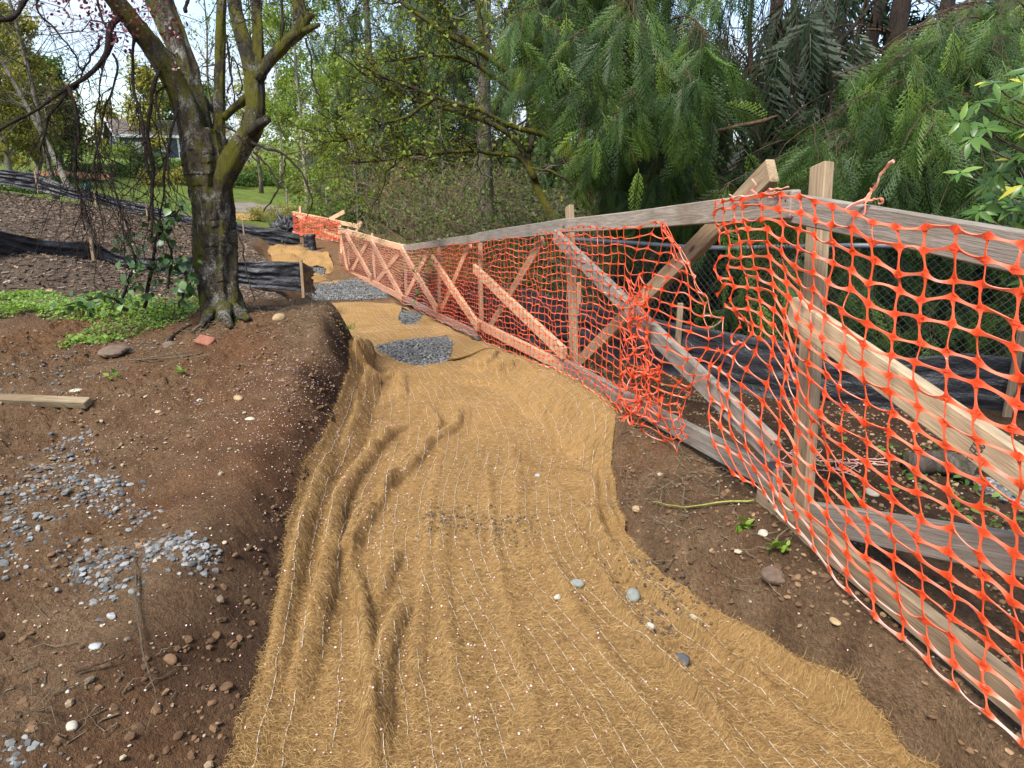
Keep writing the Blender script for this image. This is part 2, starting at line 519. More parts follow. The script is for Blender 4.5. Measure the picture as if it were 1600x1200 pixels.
# ground: dirt, dark topsoil, wood-chip mulch, grass and gravel beds by mask
def m_ground():
    m, nt, b = mat_new('earth')
    q = N_(nt)
    p = q.pos()
    n_big = q.noise(p, .9, 5, .6, .5)
    n_mid = q.noise(p, 7, 6, .65)
    n_fin = q.noise(p, 70, 5, .7)
    c = q.ramp(n_mid, (.25, (.112, .066, .035)), (.5, (.200, .124, .067)), (.75, (.285, .188, .108)))
    c = q.mix(q.ramp(n_big, (.42, (0, 0, 0)), (.62, (1, 1, 1))), c, q.ramp(n_mid, (.3, (.145, .070, .032)), (.7, (.235, .125, .060))))
    c = q.mix(.8, c, q.ramp(n_fin, (.3, (.45, .43, .42)), (.62, (1.15, 1.12, 1.08))), 'MULTIPLY')
    # pale crumbs and grit in the soil
    vo = q.n('ShaderNodeTexVoronoi', Scale=85); q.l(p, vo.inputs['Vector'])
    grit = q.math('MULTIPLY', q.ramp(vo.outputs['Distance'], (.12, (1, 1, 1)), (.2, (0, 0, 0))), q.ramp(q.noise(p, 33, 2), (.56, (0, 0, 0)), (.62, (1, 1, 1))))
    c = q.mix(grit, c, (.27, .22, .16))
    dark_soil = q.ramp(n_mid, (.3, (.028, .015, .009)), (.7, (.072, .038, .021)))
    c = q.mix(q.attr('dark_soil'), c, q.mix(.7, dark_soil, q.ramp(n_fin, (.3, (.5, .5, .5)), (.65, (1.2, 1.15, 1.1))), 'MULTIPLY'))
    chips = q.ramp(q.noise(q.coord('Object', (1, 1, 1)), 26, 6, .75, 1.5), (.3, (.035, .024, .017)), (.5, (.115, .080, .055)), (.72, (.25, .19, .14)))
    c = q.mix(q.attr('mulch'), c, chips)
    gr = q.ramp(q.noise(p, 2.2, 8, .7), (.3, (.075, .070, .025)), (.48, (.095, .135, .022)), (.62, (.13, .175, .03)), (.8, (.19, .18, .07)))
    c = q.mix(q.attr('grass'), c, gr)
    gv = q.ramp(q.noise(p, 55, 4, .7), (.3, (.045, .05, .055)), (.7, (.21, .23, .25)))
    c = q.mix(q.attr('gravel'), c, gv)
    rd = q.ramp(q.noise(p, 1.3, 6, .7), (.3, (.16, .14, .115)), (.7, (.27, .24, .20)))
    c = q.mix(q.attr('road'), c, rd)
    q.l(c, b.inputs['Base Color'])
    b.inputs['Roughness'].default_value = .95
    b.inputs['Specular IOR Level'].default_value = .15
    h = q.math('ADD', q.math('MULTIPLY', n_mid, 1.2), n_fin)
    h = q.math('ADD', h, q.math('MULTIPLY', q.noise(p, 190, 3, .7), .45))
    q.bump(h, b, 1.0, .045)
    return m
def m_coir():
    m, nt, b = mat_new('coir fibre')
    q = N_(nt)
    p = q.pos()
    a1 = q.noise(q.coord('Object', (1, 9, 2), (0, 0, .35)), 26, 6, .75, 1.6)
    a2 = q.noise(q.coord('Object', (1, 9, 2), (0, 0, -.5)), 31, 6, .75, 1.6)
    f = q.math('MAXIMUM', a1, a2)
    c = q.ramp(f, (.34, (.072, .037, .012)), (.50, (.235, .134, .047)), (.66, (.41, .258, .105)))
    n = q.noise(p, 1.6, 5, .6)
    c = q.mix(.7, c, q.ramp(n, (.3, (.72, .69, .64)), (.65, (1.08, 1.05, 1.0))), 'MULTIPLY')
    st = q.noise(p, 4.2, 6, .7)
    c = q.mix(q.ramp(st, (.66, (0, 0, 0)), (.76, (.75, .75, .75))), c, (.07, .05, .033))
    q.l(c, b.inputs['Base Color'])
    b.inputs['Roughness'].default_value = .95
    b.inputs['Specular IOR Level'].default_value = .1
    b.inputs['Sheen Weight'].default_value = .12
    b.inputs['Sheen Tint'].default_value = (.8, .6, .35, 1)
    q.bump(f, b, .9, .012)
    return m
def m_net():
    m, nt, b = mat_new('orange plastic')
    q = N_(nt)
    c = q.ramp(q.attr('var'), (0, (.72, .060, .012)), (.5, (.76, .12, .04)), (.85, (.78, .27, .16)), (1, (.80, .52, .44)))
    c = q.mix(q.ramp(q.noise(q.pos(), 5, 5, .6), (.58, (0, 0, 0)), (.8, (.45, .45, .45))), c, (.80, .33, .20))
    q.l(c, b.inputs['Base Color'])
    b.inputs['Roughness'].default_value = .42
    t = q.n('ShaderNodeBsdfTranslucent')
    q.l(c, t.inputs['Color'])
    mx = q.n('ShaderNodeMixShader'); mx.inputs[0].default_value = .35
    q.l(b.outputs[0], mx.inputs[1]); q.l(t.outputs[0], mx.inputs[2])
    q.l(mx.outputs[0], nt.nodes['Material Output'].inputs['Surface'])
    return m
def m_poly(name='black plastic sheet'):
    m, nt, b = mat_new(name)
    q = N_(nt)
    n = q.noise(q.coord('Object', (1, 1, 3)), 3, 5, .6, .8)
    c = q.ramp(n, (.35, (.010, .010, .012)), (.7, (.030, .031, .036)))
    dust = q.noise(q.pos(), 9, 6, .7)
    c = q.mix(q.ramp(dust, (.6, (0, 0, 0)), (.85, (.35, .35, .35))), c, (.08, .075, .07))
    q.l(c, b.inputs['Base Color'])
    b.inputs['Roughness'].default_value = .43
    b.inputs['Specular IOR Level'].default_value = .38
    q.bump(q.noise(q.coord('Object', (1, 1, 2.2)), 16, 6, .6, 1.0), b, .5, .03)
    return m
MAT = dict(
    earth=m_ground(), coir=m_coir(), net=m_net(), poly=m_poly(),
    fibre=m_var('loose coir fibre', ((0, (.06, .031, .011)), (.35, (.24, .138, .048)), (.65, (.385, .24, .092)), (1, (.58, .41, .18))), .9),
    thread=m_plain('white stitching', ((.3, (.5, .45, .36)), (.7, (.66, .62, .54))), 60, .8, 0),
    grey_wood=m_wood('weathered grey lumber', (.155, .13, .105), (.30, .268, .228)),
    tan_wood=m_wood('weathered tan lumber', (.19, .13, .078), (.35, .265, .17)),
    old_wood=m_wood('muddy old lumber', (.15, .115, .07), (.30, .24, .155), (.10, .065, .035), .9, .5),
    pale_wood=m_wood('fresh pine lumber', (.43, .32, .19), (.58, .46, .30), (.33, .23, .13), .7, .72, False),
    pink_wood=m_wood('pale fir lumber', (.45, .27, .15), (.64, .44, .285), (.34, .21, .12), .75, .72, False),
    tree_bark=m_bark('mossy fruit tree bark', (.012, .009, .006), (.088, .068, .044), (.105, .098, .012), .53, (.42, .41, .37), 13, .555),
    moss_bark=m_bark('moss covered limb bark', (.012, .009, .007), (.066, .054, .036), (.12, .112, .012), .48, (.36, .35, .32), 11, .58),
    dark_bark=m_bark('dark twig bark', (.014, .010, .008), (.055, .038, .028), None, .5, None, 12),
    cedar_bark=m_bark('cedar bark', (.055, .032, .02), (.16, .10, .062), None, .5, None, 7),
    fir_bark=m_bark('fir bark', (.045, .035, .028), (.19, .15, .12), (.07, .08, .02), .54, (.30, .28, .25), 9, .56),
    pale_bark=m_bark('pale alder bark', (.16, .13, .10), (.36, .32, .26), None, .5, None, 6),
    straw=m_bark('pale straw', (.16, .115, .065), (.38, .30, .19), None, .5, None, 12),
    tan_twig=m_bark('dry tan twig', (.10, .07, .042), (.26, .20, .13), None, .5, None, 12),
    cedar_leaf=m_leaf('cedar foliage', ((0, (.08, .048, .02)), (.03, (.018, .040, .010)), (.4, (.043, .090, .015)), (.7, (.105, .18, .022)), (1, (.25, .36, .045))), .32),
    shade_leaf=m_leaf('shade-darkened cedar foliage', ((0, (.009, .019, .006)), (.6, (.020, .040, .010)), (1, (.045, .075, .018))), .2),  # cedar foliage with deep shade painted into its colour
    fir_leaf=m_leaf('fir foliage', ((0, (.026, .052, .014)), (.6, (.058, .105, .024)), (1, (.13, .19, .04))), .35),
    lime_leaf=m_leaf('young lime leaf', ((0, (.10, .17, .020)), (.6, (.20, .28, .03)), (1, (.34, .40, .06))), .5),
    olive_leaf=m_leaf('olive spring leaf', ((0, (.17, .17, .035)), (.6, (.32, .30, .055)), (1, (.46, .43, .11))), .55),
    mid_leaf=m_leaf('green leaf', ((0, (.035, .08, .015)), (.6, (.075, .15, .026)), (1, (.17, .25, .05))), .42),
    weed_leaf=m_leaf('weed leaf', ((0, (.075, .14, .018)), (.6, (.15, .26, .028)), (1, (.26, .38, .05))), .4),
    vine_leaf=m_leaf('evergreen vine leaf', ((0, (.030, .070, .024)), (.6, (.065, .13, .036)), (1, (.20, .29, .11))), .25, .35),
    rhodo_leaf=m_leaf('rhododendron leaf', ((0, (.04, .10, .022)), (.7, (.095, .18, .034)), (.93, (.17, .27, .05)), (1, (.46, .42, .05))), .3, .35),
    red_leaf=m_leaf('dark red plum leaf', ((0, (.060, .010, .014)), (.6, (.15, .02, .03)), (1, (.40, .10, .14))), .4),
    blossom=m_leaf('white blossom', ((0, (.55, .52, .50)), (1, (.8, .77, .75))), .3),
    petal=m_var('fallen blossom petal', ((0, (.50, .25, .28)), (.5, (.66, .46, .47)), (1, (.74, .64, .62))), .6),
    gravel=m_var('crushed grey stone', ((0, (.045, .045, .043)), (.5, (.125, .125, .12)), (.9, (.25, .25, .24)), (1, (.30, .25, .18))), .8, 40),
    pebble=m_var('mixed pebble', ((0, (.10, .075, .05)), (.4, (.27, .20, .12)), (.8, (.40, .34, .25)), (1, (.46, .44, .40))), .8, 40),
    clod=m_var('soil clod', ((0, (.07, .038, .019)), (.6, (.17, .10, .05)), (1, (.30, .195, .11))), .95, 60),
    chip=m_var('wood chip', ((0, (.045, .03, .02)), (.5, (.13, .09, .06)), (.9, (.27, .20, .145)), (1, (.42, .36, .29))), .9),
    pipe=m_plain('galvanised pipe', ((.3, (.10, .11, .125)), (.7, (.17, .18, .20))), 12, .45, .1, .5),
    wire=m_plain('wire mesh', ((.3, (.03, .034, .03)), (.7, (.07, .075, .07))), 30, .5, 0, .5),
    siding=m_plain('grey blue siding', ((.3, (.070, .080, .095)), (.7, (.100, .112, .130))), 3, .8, .1),
    trim=m_plain('white trim', ((.3, (.60, .60, .59)), (.7, (.72, .72, .70))), 5, .6, 0),
    shingle=m_plain('brown roof shingle', ((.3, (.075, .062, .054)), (.7, (.150, .125, .108))), 9, .9, .5),
    glass=m_plain('window glass', ((.3, (.05, .06, .075)), (.7, (.10, .12, .14))), 2, .08, 0, .8),
    brick=m_plain('red brick', ((.3, (.16, .06, .035)), (.7, (.26, .11, .07))), 30, .9, .4),
    ink=m_plain('black lumber stamp ink', ((.3, (.03, .028, .025)), (.7, (.09, .08, .07))), 90, .8, 0),
    nail=m_plain('rusty nail head', ((.3, (.05, .03, .02)), (.7, (.11, .07, .05))), 60, .6, 0),
    cyan=m_plain('turquoise plastic', ((.3, (.03, .30, .34)), (.7, (.05, .38, .42))), 9, .4, 0),
    green_stem=m_plain('green bramble cane', ((.3, (.16, .17, .035)), (.7, (.28, .27, .06))), 30, .6, 0),
    burlap=m_plain('orange brown silt fabric', ((.3, (.36, .16, .08)), (.7, (.50, .26, .15))), 9, .8, .2),
)

# ------------------------------------------------------------------ the ground sheet
def poly_in(px, py, poly):
    poly = np.asarray(poly, float)
    x, y = np.asarray(px), np.asarray(py)
    ins = np.zeros(x.shape, bool)
    j = len(poly) - 1
    for i in range(len(poly)):
        xi, yi, xj, yj = poly[i][0], poly[i][1], poly[j][0], poly[j][1]
        c = ((yi > y) != (yj > y)) & (x < (xj - xi) * (y - yi) / (yj - yi + 1e-12) + xi)
        ins ^= c
        j = i
    return ins
PATCH = [  # bare gravel showing between the mats, in photo pixels
    [(590, 541), (640, 531), (697, 525), (707, 545), (704, 563), (664, 573), (628, 569), (606, 557)],
    [(628, 483), (652, 489), (664, 494), (655, 503), (634, 508), (622, 500)],
    [(483, 447), (520, 443), (556, 436), (585, 447), (607, 464), (560, 467), (516, 468), (480, 462)],
    [(480, 417), (505, 419), (510, 424), (497, 431), (480, 434)],
]
PATCHW = [[tuple(G(*p)[:2]) for p in poly] for poly in PATCH]
PATCHW[2] = PATCHW[2]
def in_patch(x, y):
    m = np.zeros(np.shape(x), bool)
    for pw in PATCHW: m |= poly_in(x, y, pw)
    return m
r_ = np.concatenate([np.geomspace(.25, .9, 30, endpoint=False), np.geomspace(.9, 12, 660, endpoint=False), np.geomspace(12, 60, 150, endpoint=False), np.geomspace(60, 700, 45)])
th = np.concatenate([np.linspace(-52, 52, 760), np.linspace(53, 307, 70)]) * math.pi / 180
RR, TH = np.meshgrid(r_, th, indexing='ij')
gx, gy = (RR * np.sin(TH)).ravel(), (RR * np.cos(TH)).ravel()
gz = ground(gx, gy)
gravel_spots = [G(20, 850), G(110, 740), G(180, 790), G(280, 870), G(60, 580), G(150, 870)]
gm = np.zeros(len(gx))
gm = np.maximum(gm, in_patch(gx, gy) * 1.0)
edge = sstep(np.interp(gy, [1.2, 2.2, 3], [-.55, -.34, -.22]), -.04, gx - x_matL(gy) + .07 * fbm(gx, gy, 3.2, 3, 95)) * (1 - sstep(5.2, 6.2, gy)) * (gx < x_matL(gy) + .6)
dark_soil = np.clip(edge * (.75 + .5 * fbm(gx, gy, 2.3, 3, 5)), 0, 1)
dark_soil = np.maximum(dark_soil, .8 * sstep(.1, .5, gx - x_fence(gy)) * (gy < 14))  # soil behind the fence coloured darker
dark_soil = np.maximum(dark_soil, .45 * sstep(0, .3, gx - x_fence(gy) + .35) * sstep(.0, .5, fbm(gx, gy, 1.7, 3, 9) + .35) * (gy < 12))
hillm = sstep(5.5, 7.0, gy + .35 * fbm(gx, gy, .8, 2, 3)) * (gx < x_matL(gy) - .15) * (1 - sstep(20, 23, gy + .8 * fbm(gx, gy, .4, 2, 4)))
hillm = np.maximum(hillm, sstep(4.4, 5.2, gy) * (gx < -3.2) * (gy < 8))
road = sstep(27.5, 28.3, gy) * (1 - sstep(31, 32, gy + .6 * fbm(gx, gy, .9, 2, 12))) * (gx > -12.6) * (gx < -9.0)
grass = sstep(21, 25, np.hypot(gx, gy) + 1.2 * fbm(gx, gy, .35, 3, 6)) * (1 - road)
grass = np.maximum(grass, .8 * sstep(.8, 3, gx - x_fence(gy)) * sstep(9, 13, gy))
gv = (np.ones_like(gx) * 0)
V = np.stack([gx, gy, gz], 1)
F = grid_faces(len(r_), len(th), True)[:, ::-1]
cap = np.arange(len(th))[None]
me = mesh_from('ground', V, [F], attrs=dict(gravel=gm, dark_soil=dark_soil, mulch=hillm, grass=grass, road=road))
tag(link('ground', me, MAT['earth']), kind='structure')

# ------------------------------------------------------------------ coir mats with folds, stitching and loose fibre
RIDGES = [  # photo pixels, height (m), width (m), lean
    ([(716, 640), (711, 672), (672, 697), (645, 732), (606, 768), (548, 800)], .052, .032, 1),
    ([(664, 640), (684, 668), (672, 690)], .045, .028, 1),
    ([(640, 664), (604, 690), (566, 735), (536, 782), (519, 845), (506, 930), (486, 1000), (462, 1085)], .080, .040, 1),
    ([(578, 800), (556, 832), (536, 885)], .050, .030, 1),
    ([(546, 890), (566, 962), (573, 1060), (576, 1210)], .055, .026, 1),
    ([(622, 868), (606, 905), (588, 955)], .042, .030, 1),
    ([(634, 945), (606, 1005), (594, 1080), (586, 1200)], .055, .034, 1),
    ([(692, 812), (686, 900), (700, 1010), (720, 1120)], .026, .035, 1),
    ([(886, 820), (918, 880), (970, 960), (1056, 1060), (1170, 1210)], .042, .026, -1),
    ([(905, 790), (945, 876), (1010, 932), (1100, 1010), (1270, 1150)], .050, .028, -1),
    ([(932, 690), (926, 800), (958, 880), (1030, 930)], .038, .026, -1),
    ([(948, 690), (944, 790), (968, 856)], .030, .022, -1),
    ([(726, 572), (752, 577), (768, 566), (776, 552)], .070, .050, 1),
    ([(776, 592), (790, 576), (796, 588)], .080, .040, 1),
    ([(720, 602), (760, 604), (800, 600)], .040, .040, 1),
    ([(556, 520), (574, 545), (562, 575), (580, 598), (570, 622)], .150, .065, 1),
    ([(566, 620), (560, 660), (536, 720)], .035, .05, 1),
    ([(590, 600), (622, 590), (626, 625)], .05, .05, 1),
    ([(650, 700), (612, 760), (590, 800), (560, 850), (548, 895)], .035, .022, 1),
    ([(690, 700), (672, 790), (664, 900), (650, 1010), (652, 1150)], .022, .026, 1),
    ([(520, 700), (488, 780), (462, 880), (438, 1000), (412, 1120)], .028, .030, 1),
    ([(760, 720), (770, 840), (800, 980), (850, 1180)], .016, .022, 1),
    ([(850, 860), (900, 960), (980, 1080), (1050, 1190)], .022, .03, 1),
    ([(800, 690), (806, 780), (830, 900)], .018, .04, 1),
]
def seg_dist(x, y, pts):
    best = np.full(x.shape, 9.0); side = np.zeros(x.shape); tt = np.zeros(x.shape)
    n = len(pts) - 1
    for k in range(n):
        a, b = pts[k], pts[k + 1]
        d = b - a; L = d @ d + 1e-12
        t = np.clip(((x - a[0]) * d[0] + (y - a[1]) * d[1]) / L, 0, 1)
        qx, qy = x - (a[0] + t * d[0]), y - (a[1] + t * d[1])
        r = np.hypot(qx, qy)
        s = np.sign(qx * d[1] - qy * d[0])
        m = r < best
        best = np.where(m, r, best); side = np.where(m, s, side); tt = np.where(m, (k + t) / n, tt)
    return best, side, tt
RW = [(smoothline(np.array([np.append(G(*p)[:2], 0) for p in pts]), 26)[:, :2], h, w, l) for pts, h, w, l in RIDGES]
def mat_z(x, y, folds=True):
    z = ground(x, y, False) + .012
    z = z + .010 * fbm(x, y, 2.2, 3, 51) + .004 * fbm(x, y, 9, 3, 52)
    z = z + .0055 * fbm(x * 3.0, y * .55, 4.0, 3, 57) * (1 - sstep(5, 7, y))   # lengthwise creases
    if folds:
        for pts, h, w, l in RW:
            lo, hi = pts.min(0) - .3, pts.max(0) + .3
            m = (x > lo[0]) & (x < hi[0]) & (y > lo[1]) & (y < hi[1])
            if not m.any(): continue
            d, s, t = seg_dist(x[m], y[m], pts)
            ww = w * np.where(s > 0, .55, 1.05)
            prof = np.sqrt(np.clip(1 - (d / (ww * 1.15)) ** 2, 0, 1)) * .5 + .5 * np.exp(-(d / (ww * 1.5)) ** 2)
            env = np.clip(np.sin(np.pi * np.clip(t, .03, .97)) * 2.2, 0, 1)
            wob = 1 + .22 * fbm(x[m], y[m], 9, 2, 61)
            z[m] = z[m] + 1.08 * h * prof * env * wob
    return z
def mat_grid(y0, y1, ny, nx, left, right, folds=True, seed=0, amp=.0):
    ys = np.linspace(y0, y1, ny)
    s = np.linspace(0, 1, nx)
    Yg = np.repeat(ys[:, None], nx, 1)
    L = left(ys) + .004 * fbm(ys, ys * 0, 14, 3, 3 + seed) + .010 * vnoise(ys * 3, ys * 0, 8)
    R = right(ys) + .007 * fbm(ys, ys * 0, 9, 3, 4 + seed)
    Xg = L[:, None] * (1 - s) + R[:, None] * s
    x, y = Xg.ravel(), Yg.ravel().copy()
    end = sstep(.9, 1, (y - y0) / (y1 - y0)) + sstep(.9, 1, 1 - (y - y0) / (y1 - y0))
    y = y + end * .06 * fbm(x, x * 0 + (y > (y0 + y1) / 2) * 5, 3, 3, 15 + seed)
    z = mat_z(x, y, folds)
    if amp: z = z + amp * np.clip(fbm(x, y, 1.5, 3, 90 + seed), -.3, 1)
    return x, y, z, grid_faces(ny, nx)
def make_mat(name, label, y0, y1, ny, nx, left, right, folds=True, seed=0, amp=0.0, fib=0, stitch=True):
    x, y, z, F = mat_grid(y0, y1, ny, nx, left, right, folds, seed, amp)
    V = np.stack([x, y, z], 1)
    cx, cy = x[F].mean(1), y[F].mean(1)
    F = F[~in_patch(cx, cy)]
    # a real thickness: a second sheet 9 mm under the first and a rim
    n = len(V)
    W = V.copy(); W[:, 2] -= .009
    used = np.bincount(F.ravel(), minlength=n) > 0
    E = np.concatenate([F[:, [0, 1]], F[:, [1, 2]], F[:, [2, 3]], F[:, [3, 0]]])
    key = np.minimum(E[:, 0], E[:, 1]).astype(np.int64) * n + np.maximum(E[:, 0], E[:, 1])
    u, idx, cnt = np.unique(key, return_index=True, return_counts=True)
    B = E[idx[cnt == 1]]
    rim = np.stack([B[:, 1], B[:, 0], B[:, 0] + n, B[:, 1] + n], 1)
    allV = np.concatenate([V, W])
    o0 = np.array([V[:, 0].mean(), (y0 + y1) / 2, z.min()])
    root = thing(name, o0, label, 'coir mat', None)
    obj('matting', (allV, [F[:, ::-1], F + n, rim]), MAT['coir'], root)
    nxy = (ny, nx)
    X2, Y2, Z2 = x.reshape(nxy), y.reshape(nxy), z.reshape(nxy)
    if stitch:
        pts = []
        wid = np.median(X2[:, -1] - X2[:, 0])
        for c in np.arange(.035, .98, .058 / wid):
            cj = c * (nx - 1)
            j = int(cj)
            for i in range(0, ny - 2):
                if i % 5 == 4 or vnoise(np.array(i * .06), np.array(c * 37.0), 77) > .3: continue
                a = np.array([X2[i, j], Y2[i, j], Z2[i, j] + .004]); b = np.array([X2[i + 1, j], Y2[i + 1, j], Z2[i + 1, j] + .004])
                if in_patch(a[0:1], a[1:2])[0]: continue
                pts.append((a, b))
        Pt = np.array(pts)
        obj('stitching', tubes(Pt, np.full(Pt.shape[:2], .0012), 3, False), MAT['thread'], root)
    if fib:
        # loose curly fibres
        i = rng.integers(0, ny - 1, fib * 2); j = rng.integers(0, nx - 1, fib * 2)
        keep = rng.random(fib * 2) < np.clip(1.5 / Y2[i, j], .18, 1) ** 1.3
        i, j = i[keep][:fib], j[keep][:fib]
        n_ = len(i)
        p0 = np.stack([X2[i, j], Y2[i, j], Z2[i, j]], 1)
        p0[:, :2] += rng.normal(size=(n_, 2)) * .006
        ang = np.where(rng.random(n_) < .45, rng.normal(0, .6, n_), rng.uniform(0, np.pi, n_))
        ang = ang + np.where(rng.random(n_) < .5, np.pi, 0)
        L = rng.uniform(.012, .042, n_) * np.where((j < 3) | (j > nx - 4), .6, 1)
        k = rng.normal(0, 30, n_)
        K = 5
        t = np.linspace(0, 1, K)
        A = ang[:, None] + k[:, None] * L[:, None] * (t - .5)
        st = (L / (K - 1))[:, None]
        dx, dy = np.cumsum(np.cos(A) * st, 1), np.cumsum(np.sin(A) * st, 1)
        Xf, Yf = p0[:, :1] + dx - dx[:, 2:3], p0[:, 1:2] + dy - dy[:, 2:3]
        ii = np.clip(np.round((Yf - y0) / (y1 - y0) * (ny - 1)).astype(int), 0, ny - 1)
        lo, hi = X2[ii, 0], X2[ii, -1]
        jj = np.clip(np.round((Xf - lo) / (hi - lo) * (nx - 1)).astype(int), 0, nx - 1)
        Zf = Z2[ii, jj] + .003 + np.sin(np.pi * t)[None] * rng.uniform(.001, .012, n_)[:, None]
        ok = ~in_patch(Xf[:, 2], Yf[:, 2])
        Pf = np.stack([Xf, Yf, Zf], 2)[ok]
        if fib > 50000:
            m_ = 3600
            ie = rng.integers(0, int(ny * .8), m_); je = np.where(rng.random(m_) < .42, 0, nx - 1)
            sg = np.where(je == 0, -1.0, 1.0)
            e0 = np.stack([X2[ie, je] - sg * .012, Y2[ie, je], Z2[ie, je]], 1)
            ae = rng.normal(0, .8, m_); Le = rng.uniform(.006, .030, m_)
            de = np.stack([np.cos(ae) * sg, np.sin(ae), rng.normal(-.05, .2, m_)], 1)
            Pe = e0[:, None] + de[:, None] * (Le[:, None] * t[None])[..., None] + np.stack([-de[:, 1], de[:, 0], de[:, 2] * 0 - .15], 1)[:, None] * (rng.normal(0, 9, (m_, 1)) * (Le[:, None] * t[None]) ** 2)[..., None]
            Pe[:, :, 2] = np.maximum(Pe[:, :, 2], ground(Pe[:, :, 0], Pe[:, :, 1]) + .002)
            Pf = np.concatenate([Pf, Pe])
        f = obj('loose_fibres', tubes(Pf, np.full(Pf.shape[:2], .00042) * (1 - .5 * np.abs(t - .5))[None], 3, False, var=rng.beta(1.5, 1.5, len(Pf))), MAT['fibre'], root)
        f['kind'] = 'stuff'
    return root
make_mat('coir_mat', 'wide tan coir erosion mat rucked into long folds, filling the foreground path', .45, 6.35, 560, 190, x_matL, x_matR, True, 0, 0, 105000)
lB = lut((6, -1.5), (6.6, -1.75), (8, -2.35), (9, -2.9), (10.2, -3.25), (11.3, -3.35), (12.2, -3.5))
make_mat('coir_mat', 'flatter tan coir mat between the two dark gravel patches beyond the earth mound', 6.25, 12.1, 210, 110, lB, lambda y: x_fence(y) - .03, False, 3, .03, 5000)
lC = lut((12.7, -3.9), (14, -4.5), (16, -5.5), (18, -6.4), (20, -6.8))
rC = lut((12.7, -3.0), (13.5, -2.95), (14, -3.1), (16.3, -4.2), (20, -5.6))
make_mat('coir_mat', 'crumpled tan coir mat at the far end of the path by the silt fences', 12.9, 18.6, 120, 70, lC, rC, False, 6, .13, 1200)
lD = lut((24, -11.6), (26.5, -11.4)); rD = lut((24, -8.6), (26.5, -9.6))
make_mat('coir_mat', 'small far tan coir strip lying before the gravel road', 24.3, 26.6, 24, 30, lD, rD, False, 8, .05, 0, False)

# ------------------------------------------------------------------ gravel and stones
ST1 = [ellip(s, .62, 0, .75) for s in range(7)] + [ellip(60 + s, .6, 1, .5) for s in range(3)]
ST0 = [ellip(20 + s, .75, 0, .3) for s in range(5)]
PB = [ellip(40 + s, .7, 2, .10) for s in range(5)]
def rand_dirs(n):
    a = rng.uniform(0, 2 * np.pi, n)
    X = np.stack([np.cos(a), np.sin(a), rng.normal(0, .25, n)], 1)
    N = np.stack([rng.normal(0, .3, n), rng.normal(0, .3, n), np.ones(n)], 1)
    return X, N
def scatter_stones(P3, size, temps, var=None):
    n = len(P3)
    out = []
    w = rng.integers(0, len(temps), n)
    X, N = rand_dirs(n)
    v = rng.beta(2.2, 2.2, n) if var is None else var
    for k in range(len(temps)):
        m = w == k
        if m.any(): out.append(instance(temps[k][0], temps[k][1], P3[m], X[m], N[m], size[m], v[m]))
    return join(out)
for k, (pw, n, sz) in enumerate(zip(PATCHW, (3600, 700, 3600, 700), (.014, .015, .021, .022))):
    pw = np.array(pw)
    c = pw.mean(0)
    big = c + (pw - c) * 1.10
    lo, hi = big.min(0), big.max(0)
    q = rng.uniform(lo, hi, (n * 4, 2))
    q = q[poly_in(q[:, 0], q[:, 1], big)][:n]
    z = ground(q[:, 0], q[:, 1], False) - .006 + rng.uniform(0, .012, len(q))
    s = sz * rng.uniform(.6, 1.25, len(q))
    o = obj('gravel', scatter_stones(np.column_stack([q, z]), s, ST0), MAT['gravel'], smooth=False)
    tag(o, kind='stuff')
    o['label'] = ['dark grey crushed gravel patch nearest the camera, framed by tan matting', 'small grey gravel gap beside the fence board', 'broad grey gravel patch below the end of the black silt fence', 'far narrow gravel strip beside the silt fence corner'][k]
    o['category'] = 'gravel'
# loose gravel thrown over the dirt on the left (photo pixel blobs: x, y, sx, sy, n)
lp, ls = [], []
for px, py, sx, sy, n in [(95, 720, 32, 16, 90), (150, 765, 42, 18, 150), (40, 800, 34, 34, 110), (250, 860, 40, 14, 95), (160, 880, 44, 20, 120), (310, 880, 22, 16, 45), (60, 580, 55, 20, 210), (150, 545, 70, 10, 110), (10, 860, 20, 26, 40), (175, 925, 30, 14, 30), (20, 1180, 30, 20, 16), (230, 545, 40, 8, 50), (120, 690, 18, 10, 22), (60, 760, 40, 14, 40), (200, 800, 26, 12, 40), (280, 850, 20, 10, 30)]:
    for _ in range(int(n * 1.5)):
        x, y = rng.normal(px, sx * .85), rng.normal(py, sy * .85)
        if x < -60 or y > 1260 or y < 520: continue
        lp.append((x, y)); ls.append((.0045 + .0105 * rng.random() ** 1.9) * (1.25 if y > 650 else 1.0))
lp, ls = Gv(*np.array(lp).T), np.array(ls)
lp[:, 2] = ground(lp[:, 0], lp[:, 1]) + ls * rng.uniform(-.3, .3, len(ls))
o = obj('loose_gravel', scatter_stones(lp, ls, ST1, rng.beta(2.2, 2.2, len(lp)) * .96), MAT['gravel'], smooth=False)
tag(o, 'loose blue grey crushed stones strewn over brown dirt left of the mat', 'gravel', None, 'stuff')
